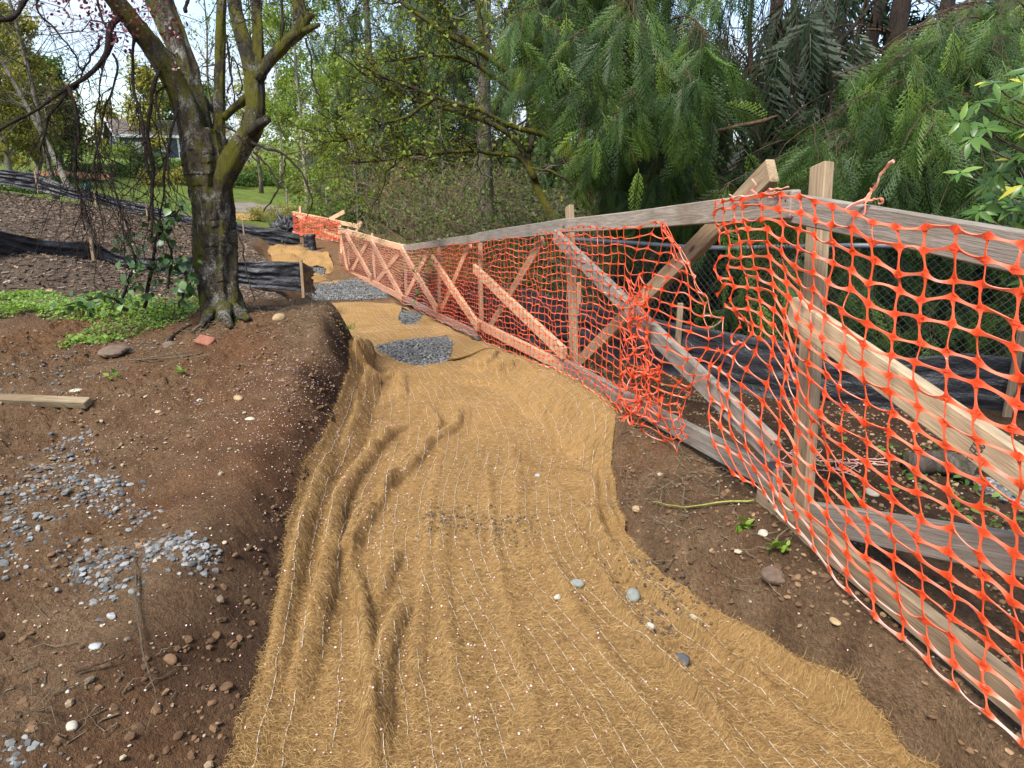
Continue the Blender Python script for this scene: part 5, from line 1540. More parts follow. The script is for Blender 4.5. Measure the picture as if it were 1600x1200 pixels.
def stem(name, pts, r, mat, label, cat='twig', n=20):
    p = np.array([G(x, y) for x, y in pts]); p[:, 2] = [float(ground(a, b)) + h for (a, b, _), h in zip(p, np.linspace(.015, .03, len(p)))]
    L = smoothline(p, n, .004)
    tag(obj(name, tubes(L, np.linspace(r, r * .5, n), 6), mat), label, cat)
stem('bramble_cane', [(1178, 786), (1120, 796), (1070, 800), (1018, 792)], .004, MAT['green_stem'], 'yellow green bramble cane lying on the bank below the fence')
stem('dry_stem', [(214, 905), (218, 960), (226, 1040), (247, 1104)], .0035, MAT['tan_twig'], 'long thin dry stem lying on the dark bank')
stem('dry_stem', [(210, 850), (216, 930), (224, 1000)], .002, MAT['tan_twig'], 'finer dry stem beside the long one on the dark bank')
stem('root', [(120, 1058), (160, 1050), (214, 1036)], .004, MAT['cedar_bark'], 'orange brown root across the lower left dirt')
stem('dry_stem', [(1104, 866), (1110, 890), (1152, 928)], .002, MAT['tan_twig'], 'thin pale stem on the dark soil under the netting')
stem('stick', [(318, 555), (270, 565), (200, 566), (300, 558)], .006, MAT['tan_twig'], 'bare pale stick among the gravel beside the brick')
stem('stick', [(263, 540), (278, 518), (300, 508)], .014, MAT['dark_bark'], 'dark rotten stick at the corner of the weeds')
stem('stick', [(300, 520), (318, 508), (330, 500)], .012, MAT['tan_twig'], 'brown rotten stick just before the trunk')

# ------------------------------------------------------------------ black silt fences
def silt(name, cols, label, stakes, seed=0, foot=True, wr=.035, n=150, m=22, thick=.004):
    c = np.array(cols, float)
    T = np.array([P(a[0], a[1], a[3]) for a in c])
    B = []
    for a, t in zip(c, T):
        if a[2] is None or np.isnan(a[2]): b = np.array([t[0], t[1], ground(t[0], t[1], False) - .04])
        else: b = P(a[0], a[2], a[3])
        b = np.array([t[0] + (b[0] - t[0]) * .3, t[1] + (b[1] - t[1]) * .3, b[2]])
        B.append(b)
    B = np.array(B)
    s = np.concatenate([[0], np.cumsum(np.linalg.norm(np.diff(T[:, :2], axis=0), axis=1))])
    tt = np.linspace(0, s[-1], n)
    Tn = np.stack([np.interp(tt, s, T[:, k]) for k in range(3)], 1); Bn = np.stack([np.interp(tt, s, B[:, k]) for k in range(3)], 1)
    v = np.linspace(0, 1, m)
    Gm = Tn[:, None] * (1 - v)[None, :, None] + Bn[:, None] * v[None, :, None]
    d = unit(np.gradient(Tn, axis=0)); nrm = unit(np.cross(d, [0, 0, 1.0])); 
    if nrm[:, 1].mean() > 0: nrm = -nrm
    S_, V_ = np.meshgrid(tt, v, indexing='ij')
    w = fbm(S_ * 1.0 + V_ * 1.3 + seed, V_ * 2.6 - S_ * .7, 2.6, 4, 70 + seed, .55)
    w2 = np.abs(fbm(S_ * .8 - V_ * .9 + seed, V_ * 4.2 + S_ * .45, 2.1, 3, 80 + seed))
    env = np.sin(np.pi * np.clip(V_ * .9 + .08, 0, 1)) ** .6
    Gm = Gm + nrm[:, None] * ((w * wr + w2 * wr * 1.6) * env)[..., None] + np.array([0, 0, 1.0]) * (.02 * fbm(S_, V_ * 0, 1.7, 2, 90 + seed) * (1 - V_))[..., None]
    Gm[:, -2:] += nrm[:, None] * .04
    V = Gm.reshape(-1, 3)
    N = np.repeat(nrm, m, 0)
    F = grid_faces(n, m)
    k = len(V)
    root = thing(name, Bn[n // 2], label, 'silt fence')
    E = np.concatenate([np.stack([np.arange(n - 1) * m, (np.arange(n - 1) + 1) * m], 1)])
    rim = np.stack([E[:, 0], E[:, 1], E[:, 1] + k, E[:, 0] + k], 1)
    obj('fabric', (np.concatenate([V, V - N * thick]), [F, F[:, ::-1] + k, rim]), MAT['poly'], root)
    for (x, y0, y1, Z) in stakes:
        a, b = P(x, y0, Z), P(x, y1, Z)
        b[:2] = a[:2] + (b[:2] - a[:2]) * .25
        off = np.array([0, -.035, 0])
        board('stake', a + off, b + off - [0, 0, .05], .042, .03, (0, -1, 0), MAT['tan_wood'], root, .002, 0, int(x) % 9)
    return root
NA = float('nan')
silt('silt_fence', [(-70, 357, 402, 7.4), (0, 363, 404, 7.9), (38, 369, 411, 8.2), (68, 376, 416, 8.5), (143, 378, 422, 9.0), (160, 386, 424, 9.1), (182, 398, 425, 9.2), (230, 404, 432, 9.3), (262, 404, 437, 9.4), (288, 399, 440, 9.5), (312, 397, 443, 9.6), (340, 402, 446, 9.7), (372, 405, 448, 9.8), (430, 408, 453, 9.9), (470, 408, 458, 10.0), (488, 418, 462, 10.7)],
     'wrinkled black silt fence crossing behind the mossy trunk, ending at the gravel', [(144, 371, 424, 8.95), (311, 393, 442, 9.5), (471, 405, 462, 9.95)], 0, wr=.024)
silt('silt_fence', [(-60, 260, 284, 17.0), (0, 264, 288, 17.2), (56, 270, 299, 17.5), (80, 280, 304, 17.5), (112, 291, 312, 17.6), (150, 299, 318, 17.8), (188, 312, 330, 18), (228, 319, 336, 18), (262, 328, 344, 18.1), (300, 337, 354, 18.2), (362, 347, 369, 18.4), (420, 356, 381, 18.7), (468, 366, 392, 19.0)],
     'long black silt fence running uphill across the top of the mulch slope', [(56, 268, 300, 17.4), (148, 296, 320, 17.7), (229, 316, 338, 17.9), (380, 344, 376, 18.3)], 3, wr=.028)
silt('silt_fence', [(628, 425, NA, 13.2), (690, 432, NA, 10.6), (760, 442, NA, 8.6), (830, 456, NA, 7.3), (900, 474, NA, 6.4), (1000, 494, NA, 5.5), (1060, 502, NA, 5.1), (1140, 520, NA, 4.75), (1215, 534, NA, 4.5), (1320, 552, NA, 4.25), (1420, 556, NA, 4.1), (1510, 548, NA, 4.0), (1600, 560, NA, 3.9), (1760, 575, NA, 3.75), (1900, 590, NA, 3.7)],
     'black silt fence standing behind the timber fence under the cedars', [(1062, 472, 560, 5.05), (1590, 515, 660, 3.85), (905, 440, 540, 6.35)], 6, wr=.012)
# black wrapped posts at the far end, plastic heap
for k, (px, y0, y1, Z, lab) in enumerate([(478, 367, 393, 18.6, 'thinner black wrapped post at the end of the far silt fence'), (486, 366, 402, 18.2, 'thicker black wrapped post standing nearer the far coir mat')]):
    a, b = P(px, y0, Z), P(px, y1 + 3, Z); b[:2] = a[:2]
    L = smoothline(np.array([b, (a + b) / 2 + [.01, 0, 0], a]), 14)
    tag(obj('wrapped_post', tubes(L, np.full(14, .085 + .02 * k) * (1 + .12 * np.sin(np.arange(14) * 1.7)), 10, lump=.16), MAT['poly']), lab, 'post')
def lump_mesh(c, r, seed, n=36, amp=.35, fr=1.6):
    a, b = np.meshgrid(np.linspace(0, np.pi, n), np.linspace(0, 2 * np.pi, n * 2, endpoint=False), indexing='ij')
    d = np.stack([np.sin(a) * np.cos(b), np.sin(a) * np.sin(b), np.cos(a)], 2)
    nz = 1 + amp * np.abs(fbm(d[..., 0] * 2 + seed, d[..., 1] * 2 + d[..., 2] * 3, fr, 5, seed, .6)) * 1.6 - amp * .5
    V = (d * nz[..., None] * np.asarray(r)).reshape(-1, 3) + c
    return V, [grid_faces(n, n * 2, True)]
c = P(449, 362, 21.5)
tag(obj('plastic_heap', lump_mesh(c, (.45, .35, .38), 5), MAT['poly']), 'heap of crumpled black plastic beside the far fence panel', 'plastic heap')
c = P(137, 292, 24)
tag(obj('bucket', tubes(np.array([c - [0, 0, .12], c, c + [0, 0, .12], c + [0, 0, .14]]), np.array([.12, .14, .16, .17]), 16), MAT['cyan']), 'small turquoise bucket beyond the long silt fence', 'bucket')
# low orange brown silt cloth far left
T = []
for px, y0, y1, Z in ((60, 268, 274, 30), (90, 266, 274, 30), (130, 270, 279, 31), (170, 272, 280, 32)):
    T.append([P(px, y0, Z), P(px, y1, Z)])
T = resample_u(np.array([[a, a * .5 + b * .5, b] for a, b in T]), .08)
T = T + sm_noise(*T.shape[:2], .06, 71)
tag(obj('silt_cloth', (np.concatenate([T.reshape(-1, 3), T.reshape(-1, 3) + [0, .01, 0]]), [grid_faces(T.shape[0], 3), grid_faces(T.shape[0], 3)[:, ::-1] + T.shape[0] * 3]), MAT['burlap']), 'low orange brown cloth barrier far beyond the mulch slope', 'barrier')

# ------------------------------------------------------------------ chain link fence behind
cl = [(868, 372, 7.6), (980, 379, 6.8), (1100, 387, 6.1), (1220, 386, 5.6), (1330, 384, 5.2), (1480, 386, 4.9), (1640, 394, 4.7)]
CT = np.array([P(*a) for a in cl])
cr = thing('chain_link_fence', (CT[3][0], CT[3][1], float(ground(CT[3][0], CT[3][1]))), 'galvanised chain link fence half hidden beneath the cedar branches', 'fence')
Lp = smoothline(CT, 60)
obj('top_pipe', tubes(Lp, np.full(60, .021), 10), MAT['pipe'], cr)
for k in (3,):
    p = Lp[k]
    obj('post', tubes(np.array([[p[0], p[1], float(ground(p[0], p[1])) - .1], p - [0, 0, .01]]), np.full(2, .018), 10), MAT['pipe'], cr)
s = np.concatenate([[0], np.cumsum(np.linalg.norm(np.diff(Lp, axis=0), axis=1))])
H = 1.15; lines = []
for d in (-1, 1):
    for u0 in np.arange(-H, s[-1] + H, .064):
        v = np.linspace(0, H, 24); u = (u0 + v) if d > 0 else (u0 - v + 0)
        u = np.clip(u, 0, s[-1])
        q = np.stack([np.interp(u, s, Lp[:, k]) for k in range(3)], 1); q[:, 2] -= v
        lines.append(q)
lines = np.array(lines)
obj('wire_mesh', tubes(lines, np.full(lines.shape[:2], .0016), 3, False), MAT['wire'], cr)

# ------------------------------------------------------------------ house and shed far off
def solid(name, pts_bottom, h, mat, parent, z0):
    b = np.array([[p[0], p[1], z0] for p in pts_bottom]); t = b + [0, 0, h]; n = len(b)
    F = [np.array([[i, (i + 1) % n, n + (i + 1) % n, n + i] for i in range(n)]), np.array([list(range(n))[::-1]]), np.array([[n + i for i in range(n)]])]
    return obj(name, (np.concatenate([b, t]), F), mat, parent, smooth=False)
C0 = P(191, 251, 68.0); zb = C0[2] - .5
dR, dL = unit(np.array([.80, .60])), unit(np.array([-.60, .80]))
hs = thing('house', (C0[0], C0[1], zb), 'grey blue gabled house with white trim far behind the tree branches', 'house')
def hp(a, b): return C0[:2] + dR * a + dL * b
LH, WH, HW = 10.5, 6.6, 2.9
solid('wall', [hp(0, 0), hp(LH, 0), hp(LH, WH), hp(0, WH)], HW, MAT['siding'], hs, zb)
def slab(name, quad, th_, mat, parent):
    q = np.array(quad, float); n = unit(np.cross(q[1] - q[0], q[3] - q[0]))
    if n[2] < 0: n = -n
    V = np.concatenate([q, q + n * th_])
    return obj(name, (V, [np.array([[0, 1, 2, 3], [7, 6, 5, 4], [0, 4, 5, 1], [1, 5, 6, 2], [2, 6, 7, 3], [3, 7, 4, 0]])]), mat, parent, smooth=False)
ze, zr = zb + HW, zb + HW + 1.55
def h3(a, b, z): return np.array([*hp(a, b), z])
e = .45
rf = slab('roof', [h3(-e, -e, ze - .1), h3(LH + e, -e, ze - .1), h3(LH + e, WH / 2, zr), h3(-e, WH / 2, zr)], .14, MAT['shingle'], hs)
slab('roof', [h3(-e, WH + e, ze - .1), h3(LH + e, WH + e, ze - .1), h3(LH + e, WH / 2, zr), h3(-e, WH / 2, zr)], .14, MAT['shingle'], hs)
V = np.array([h3(-.02, 0, ze), h3(-.02, WH, ze), h3(-.02, WH / 2, zr - .05), h3(.10, 0, ze), h3(.10, WH, ze), h3(.10, WH / 2, zr - .05)])
obj('gable', (V, [np.array([[0, 2, 1], [3, 4, 5]]), np.array([[0, 1, 4, 3], [1, 2, 5, 4], [2, 0, 3, 5]])]), MAT['siding'], hs, smooth=False)
for a, b in ((h3(-e - .03, -e, ze - .02), h3(-e - .03, WH / 2, zr + .10)), (h3(-e - .03, WH + e, ze - .02), h3(-e - .03, WH / 2, zr + .10)), (h3(-e, -e - .03, ze - .06), h3(LH + e, -e - .03, ze - .06)), (h3(-.15, -.3, ze - .02), h3(-.15, WH + .3, ze - .02))):
    board('fascia', a, b, .26, .06, (-dR[0], -dR[1], 0) if abs(a[2] - b[2]) > .01 or True and np.allclose(a[:2] - b[:2], 0) else (-dL[0], -dL[1], 0), MAT['trim'], hs)
for a, b in ((-.04, -.04), (-.04, 1.5), (LH + .04, -.04), (5.4, -.06)):
    board('corner_board', h3(a, b, zb), h3(a, b, ze - .12), .17, .17, (-dR[0], -dR[1], 0), MAT['trim'], hs)
for a, w, hh in ((1.3, 1.3, 1.1), (3.6, .9, .8), (6.9, 1.3, 1.2), (8.8, .8, 1.2)):
    fr = board('window', h3(a, -.05, zb + 1.75), h3(a + w, -.05, zb + 1.75), hh, .08, (-dL[0], -dL[1], 0), MAT['trim'], hs)
    pn = board('pane', h3(a + .12, -.10, zb + 1.75), h3(a + w - .12, -.10, zb + 1.75), hh - .24, .03, (-dL[0], -dL[1], 0), MAT['glass'], hs)
    M_ = fr.matrix_local.inverted() @ pn.matrix_local
    pn.parent = fr; pn.matrix_local = M_
for a in (1.5, 4.6):
    board('deck_rail', h3(a, -1.6, zb + .55), h3(a + 2.6, -1.6, zb + .55), .45, .1, (-dL[0], -dL[1], 0), MAT['trim'], hs)
S0 = P(482, 270, 52.0); zs = S0[2] - .15
sx, sy = unit(np.array([.985, .17])), unit(np.array([-.17, .985]))
sh = thing('shed', (S0[0], S0[1], zs), 'small dark grey shed with a bare wood gable edge behind the thin trees', 'shed')
def sp(a, b, z): return np.array([*(S0[:2] + sx * a + sy * b), z])
solid('wall', [sp(-.75, 0, 0), sp(2.55, 0, 0), sp(2.55, 3, 0), sp(-.75, 3, 0)], 1.35, MAT['siding'], sh, zs)
V = np.array([sp(-.75, -.01, zs + 1.35), sp(2.55, -.01, zs + 1.35), sp(.92, -.01, zs + 1.85), sp(-.75, .1, zs + 1.35), sp(2.55, .1, zs + 1.35), sp(.92, .1, zs + 1.85)])
obj('gable', (V, [np.array([[0, 1, 2], [5, 4, 3]]), np.array([[0, 3, 4, 1], [1, 4, 5, 2], [2, 5, 3, 0]])]), MAT['siding'], sh, smooth=False)
for s_, b in ((-1.05, zs + 1.30), (2.88, zs + 1.22)):
    slab('roof', [sp(s_, -.2, b), sp(s_, 3.2, b), sp(.92, 3.2, zs + 1.90), sp(.92, -.2, zs + 1.90)], .09, MAT['shingle'], sh)
    board('fascia', sp(s_, -.26, b + .06), sp(.92, -.26, zs + 1.96), .17, .05, (-sy[0], -sy[1], 0), MAT['tan_wood'], sh)

# ------------------------------------------------------------------ far and middle trees
lime, olive, mid = MAT['lime_leaf'], MAT['olive_leaf'], MAT['mid_leaf']
for k, (px, Y, H, lm, nlv, lab) in enumerate([
    (-40, 30, 8.5, olive, 9000, 'broad yellow green tree cut by the left edge of the view'),
    (18, 34, 8.2, olive, 11000, 'dense yellow green tree behind the upper silt fence, second from the left'),
    (62, 37, 7.2, olive, 9000, 'rounded yellow green tree beneath the tall bare alder'),
    (98, 42, 5.6, mid, 6000, 'low dark green tree at the right end of the yellow green row'),
    (118, 70, 6.0, olive, 2500, 'far brownish tree rising beside the house gable'),
    (235, 74, 9.0, olive, 2500, 'far thin tree standing behind the house roof'),
]):
    tree('leafy_tree', lab, 'tree', at(px, Y), H, .14, lm, MAT['pale_bark'] if k < 3 else MAT['fir_bark'], 40, 9, int(nlv * 1.5), .17 * Y / 34, (.03, 1), .36, (15, 65), (0, 0), 'spring trees beyond the mulch slope')
for k, px in enumerate((-70, 10, 90, 175, 260, 335, 405, 470, 540, 610)):
    tree('far_tree', ['far tree at the left edge of the distant tree line', 'far tree of the distant line behind the yellow green trees', 'far tree of the distant line behind the bare alder', 'far tree of the distant line right behind the house', 'far tree of the distant line behind the house roof end', 'far tree of the distant line behind the fork', 'far tree of the distant line behind the blossom tree', 'far tree of the distant line behind the shed', 'far tree of the distant line right of the shed', 'far tree of the distant line behind the leftmost conifer'][k], 'tree', at(px, 88 + 6 * (k % 3)), (6.5, 7, 6, 5, 7, 8, 8, 10, 11, 12)[k], .2, (olive, mid, mid)[k % 3], MAT['fir_bark'], 30, 8, 2600, .42, (.04, 1), .42, (10, 60), (0, 0), 'far tree line on the hill', None, .34, .12, 1)
tree('bare_alder', 'tall thin bare alder against the sky at upper left', 'tree', at(88, 27), 12.5, .11, olive, MAT['fir_bark'], 34, 12, 900, .08, (.2, 1), .24, (20, 60), (-.06, 0))
tree('leaning_birch', 'pale birch leaning left near the house', 'tree', at(114, 31), 9.0, .14, olive, MAT['pale_bark'], 22, 10, 500, .09, (.3, 1), .24, (10, 50), (-.33, 0))
for k, (px, Y, H, nlv, bk, lab) in enumerate([
    (352, 40, 13, 700, 'fir_bark', 'nearly bare tree seen through the fork of the mossy tree'),
    (408, 36, 12, 1500, 'fir_bark', 'sparse lime leaved tree just right of the fork limb'),
    (440, 39, 12, 5200, 'pale_bark', 'lime green alder farthest left of the alder clump'),
    (480, 29, 11, 4200, 'pale_bark', 'slender pale trunked alder standing before the shed'),
    (505, 44, 14, 6000, 'pale_bark', 'lime green alder rising behind the shed roof'),
    (537, 27, 10, 4200, 'pale_bark', 'lime leaved alder at the right side of the shed'),
    (566, 34, 13, 6000, 'fir_bark', 'fuller lime green alder where the dark conifers begin'),
]):
    tree('alder', lab, 'tree', at(px, Y), H, .10, lime, MAT[bk], 36, 10, int(nlv * 1.5), .125 * Y / 34, (.12, 1), .22, (15, 65), (rng.normal(0, .02), 0), 'spring alders beyond the path')
for k, (px, Y, H, lf, lab) in enumerate([(452, 26, 4.6, lime, 'lime green sapling just above the black plastic heap'), (512, 23.5, 4.4, lime, 'lime green sapling behind the right half of the short far panel'), (560, 22, 5.0, lime, 'lime green sapling at the left edge of the brush, taller than its neighbours'), (590, 25, 5.5, olive, 'yellowish sapling in front of the leftmost conifer'), (628, 21, 4.6, lime, 'lime green sapling over the dip of the fence'), (700, 19, 5.0, mid, 'fresh green sapling left of the fir trunk')]):
    tree('sapling', lab, 'tree', at(px, Y), H, .035, lf, MAT['pale_bark'], 26, 9, 3600, .085, (.08, 1), .30, (15, 65), (0, 0), 'saplings at the edge of the brush')
tree('blossom_tree', 'white blossoming shrub tree beside the right fork limb', 'tree', at(392, 48), 3.4, .08, MAT['blossom'], MAT['fir_bark'], 24, 8, 5000, .12, (.15, 1), .42, (10, 70))
def bush(lab, px, Y, H, leaf, nlv, lsize, twig='tan_twig', stems=26, spread=.55, group='shrubs along the far bank', arch=(0, 0, -.5), name='bush', R=None, base=None):
    b = at(px, Y) if base is None else base
    root = thing(name, b, lab, 'bush', group)
    a = rng.uniform(0, 2 * np.pi, stems); R = R or H * .35
    p = b + np.stack([np.cos(a) * R * rng.random(stems), np.sin(a) * R * rng.random(stems), np.full(stems, -.05)], 1)
    d = unit(np.stack([np.cos(a) * spread, np.sin(a) * spread, np.ones(stems)], 1) + rng.normal(0, .2, (stems, 3)))
    S = branch_set(p, d, H * rng.uniform(.7, 1.25, stems), 9, .10, arch)
    q, t, _ = pick(S, stems * 9, .2, 1)
    T = branch_set(q, unit(t + rvec(len(q)) * 1.0), H * rng.uniform(.12, .45, len(q)), 6, .16, arch)
    obj('stems', join([tubes(S, taper(S, np.full(stems, .006 + .003 * H), .3), 4, False), tubes(T, taper(T, np.full(len(T), .003 + .0012 * H), .3), 3, False)]), MAT[twig], root)
    if nlv:
        q, t, _ = pick(T, nlv, .05, 1.02)
        q = q + rng.normal(0, lsize * .5, q.shape)
        obj('leaves', put([QUAD], q, unit(t * .4 + rvec(nlv)), unit(rvec(nlv) + [0, 0, .8]), lsize * rng.uniform(.5, 1.3, nlv), rng.beta(2, 2, nlv)), leaf, root)
    return root
for px, Y, H, lf, nlv, sz, lab in [
    (262, 37, 1.5, olive, 2600, .13, 'yellowish brush on the bank seen through the dead twigs'),
    (205, 40, 1.5, mid, 2600, .13, 'bramble mound below the house deck'),
    (330, 38, 1.6, mid, 2600, .13, 'bramble mound right behind the mossy trunk'),
    (365, 43, 1.6, olive, 2600, .13, 'yellowish brush in the crook behind the right fork limb'),
    (425, 44, 1.7, lime, 3500, .13, 'rounded bright green bush left of the shed'),
    (385, 40, 1.3, mid, 2600, .13, 'low bramble mound on the bank behind the right fork limb'),
    (412, 41, 1.3, mid, 2600, .13, 'bramble mound on the green bank below the blossom tree'),
    (448, 40, 1.3, mid, 2600, .13, 'bramble mound on the bank just below the shed'),
    (490, 38, 1.3, olive, 2600, .13, 'yellowish bramble mound under the slender alder'),
    (530, 36, 1.5, mid, 2800, .13, 'bramble mound at the right end of the green bank'),
    (425, 24.5, 1.1, olive, 1500, .08, 'sprawling yellow green bush beside the black plastic heap'),
    (505, 25, 1.5, lime, 2600, .09, 'yellow green bush right behind the short far panel'),
    (550, 23, 1.8, mid, 3000, .09, 'green bush at the right end of the short far panel'),
    (120, 36, 1.5, mid, 2500, .13, 'low green shrubs at the foot of the leaning birch'),
    (185, 52, 1.8, lime, 2500, .15, 'bright green shrub below the house corner'),
    (232, 46, 1.6, mid, 2500, .14, 'brushy shrub below the house, left of the mossy trunk'),
    (276, 42, 1.6, mid, 2500, .14, 'green shrub just left of the mossy trunk'),
    (40, 30, 1.2, mid, 2500, .12, 'low brush behind the upper left silt fence'),
    (-10, 27, 1.3, mid, 2500, .12, 'dark low brush at the left edge behind the silt fence'),
]:
    bush(lab, px, Y, H, lf, nlv, sz)
for px, Y, H, nlv, lf, lab in [
    (608, 26, 2.6, 3000, mid, 'tangled dry thicket just right of the short far panel'),
    (650, 22.5, 2.6, 3200, mid, 'dry brushwood thicket behind the low dip of the fence'),
    (702, 18.6, 2.7, 3200, olive, 'dry twiggy thicket under the central conifer'),
    (730, 15.5, 2.6, 3600, mid, 'arching dry thicket left of the straight fir trunk'),
    (776, 13.6, 2.3, 3800, lime, 'bright green leaved thicket at the foot of the fir trunk'),
    (822, 12.6, 2.2, 3800, mid, 'brushy thicket right of the fir trunk'),
    (866, 11.4, 2.0, 3800, mid, 'dark leafy thicket behind the third fence post'),
    (915, 10.4, 1.9, 3800, mid, 'leafy thicket around the mossy maple base'),
    (975, 9.5, 1.6, 2000, mid, 'green undergrowth below the twin cedar trunks'),
    (1060, 9, 1.5, 1600, mid, 'green undergrowth right of the twin cedar trunks'),
]:
    bush(lab, px, Y, H * 1.45, lf, int(nlv * 1.3), .055, 'tan_twig', 56, .3 if Y > 12.3 else .5, "brushy thickets behind the fence", (0, 0, -.4), 'thicket', H * .34)
for px, Y, H, lab in [(585, 34, 4.5, 'broad dark evergreen shrub at the left end of the evergreen wall'), (640, 30, 4.2, 'dark evergreen shrub under the leftmost conifer'), (700, 27, 4.0, 'dark evergreen shrub left of the fir trunk, deep behind the thicket'), (765, 25, 4.0, 'dark evergreen shrub deep behind the fir trunk'), (840, 23, 3.8, 'dark evergreen shrub deep behind the arching maple'), (930, 21, 3.8, 'dark evergreen shrub deep behind the maple base'), (1020, 18, 3.4, 'dark evergreen shrub deep between the cedar trunks'), (1120, 16, 3.2, 'dark evergreen shrub deep right of the twin trunks')]:
    bush(lab, px, Y, H, MAT['fir_leaf'], 5200, .16, 'tan_twig', 50, .5, 'evergreen shrubs deep behind the fence', (0, 0, -.3), 'evergreen_shrub', H * .5)
for px, Y, H, nl, sprd, st, lab in [
    (590, 27, 15, 90, .20, .03, 'dark conifer at the left end of the evergreen wall'),
    (668, 21, 16, 110, .20, .04, 'big drooping dark conifer in the middle of the view'),
    (735, 28, 18, 90, .18, .03, 'dark conifer behind the straight fir trunk'),
    (830, 22, 16, 90, .20, .04, 'dark conifer behind the arching mossy maple'),
    (930, 18, 14, 90, .20, .06, 'dark conifer behind the twin cedar trunks'),
]:
    conifer('conifer', lab, at(px, Y), H, .2, MAT['fir_bark'], MAT['fir_leaf'], nl, sprd, st, 22, .62, FR_MID, 'dark conifers behind the thicket', (0, 0), -.3)
conifer('fir_tree', 'straight grey fir trunk standing among the brush in the centre', at(766, 12.8), 16, .15, MAT['fir_bark'], MAT['fir_leaf'], 40, .13, .26, 14, .5, FR_MID)

# arching mossy maple with young lime leaves
mr = thing('mossy_maple', P(944, 345, 8.6), 'arching mossy maple leaning left with young lime leaves', 'tree')
mp_ = [
    [(990, 450, 8.7, 16), (955, 360, 8.6, 13), (932, 318, 8.6, 11.5), (908, 272, 8.55, 10), (874, 216, 8.5, 9), (838, 162, 8.4, 8), (792, 110, 8.3, 6.5), (740, 72, 8.2, 5), (690, 46, 8.1, 4), (630, 8, 8.0, 3), (580, -40, 8.0, 2)],
    [(912, 280, 8.5, 6), (910, 236, 8.5, 5), (912, 190, 8.4, 4), (900, 130, 8.3, 3.4), (880, 60, 8.3, 3), (860, -20, 8.3, 2)],
    [(874, 216, 8.5, 6), (842, 206, 8.4, 4.5), (800, 196, 8.3, 4), (740, 168, 8.2, 3.4), (680, 150, 8.1, 3), (620, 128, 8.0, 2.4), (560, 112, 7.9, 1.6)],
    [(838, 162, 8.4, 5), (790, 132, 8.3, 4), (736, 96, 8.2, 3.4), (690, 88, 8.1, 2.6), (630, 92, 8.0, 2), (560, 100, 8.0, 1.4)],
    [(960, 440, 8.8, 10), (915, 385, 8.75, 9), (868, 345, 8.7, 7.5), (842, 296, 8.7, 6), (826, 250, 8.6, 5), (800, 214, 8.5, 4.4), (752, 190, 8.4, 4), (690, 170, 8.3, 3.2), (622, 150, 8.2, 2.6), (568, 116, 8.1, 2)],
    [(836, 280, 8.6, 5), (812, 246, 8.6, 4), (770, 240, 8.5, 3.4), (720, 236, 8.4, 3), (660, 240, 8.3, 2.6), (600, 250, 8.2, 2), (550, 252, 8.2, 1.4)],
    [(826, 250, 8.6, 4), (838, 200, 8.6, 3.4), (836, 150, 8.5, 3), (820, 80, 8.4, 2.6), (806, 0, 8.4, 2)],
    [(740, 72, 8.2, 4), (700, 30, 8.2, 3), (668, -20, 8.2, 2)],
    [(800, 120, 8.3, 4), (760, 60, 8.3, 3), (742, 0, 8.3, 2.4), (730, -40, 8.3, 2)],
    [(680, 150, 8.1, 3), (640, 180, 8.0, 2.4), (590, 200, 8.0, 2), (540, 216, 8.0, 1.4), (500, 222, 8.0, 1)],
    [(930, 335, 8.4, 4), (900, 300, 8.3, 3), (868, 272, 8.2, 2.4), (830, 262, 8.2, 1.6)],
]
ML = [pl(a, 26, .02) for a in mp_]
obj('limbs', tubes(np.array([a for a, _ in ML]), np.array([b for _, b in ML]), 9, lump=.12), MAT['moss_bark'], mr)
M0 = np.array([a for a, _ in ML])
q, t, _ = pick(M0[[0, 2, 3, 4, 5, 6, 7, 8, 9, 1]], 300, .35, 1)
T1 = branch_set(q, unit(t * .6 + rvec(300) * .9 + [-.2, 0, .1]), rng.uniform(.25, 1.1, 300), 9, .18, (0, 0, -.12))
q, t, _ = pick(T1, 1000, .2, 1)
T2 = branch_set(q, unit(t * .7 + rvec(1000) * .9), rng.uniform(.1, .5, 1000), 6, .2, (0, 0, -.1))
obj('twigs', join([tubes(T1, taper(T1, rng.uniform(.005, .011, 300), .3), 5, False), tubes(T2, taper(T2, np.full(1000, .0036), .35), 3, False)]), MAT['moss_bark'], mr)
n = 3600
q, t, _ = pick(T2, n, .3, 1.02)
obj('leaves', put([LEAF], q + rng.normal(0, .02, q.shape), unit(t * .4 + rvec(n) + [0, 0, -.4]), unit(rvec(n) + [0, -.2, .7]), rng.uniform(.025, .06, n), rng.beta(2.4, 1.8, n)), lime, mr)

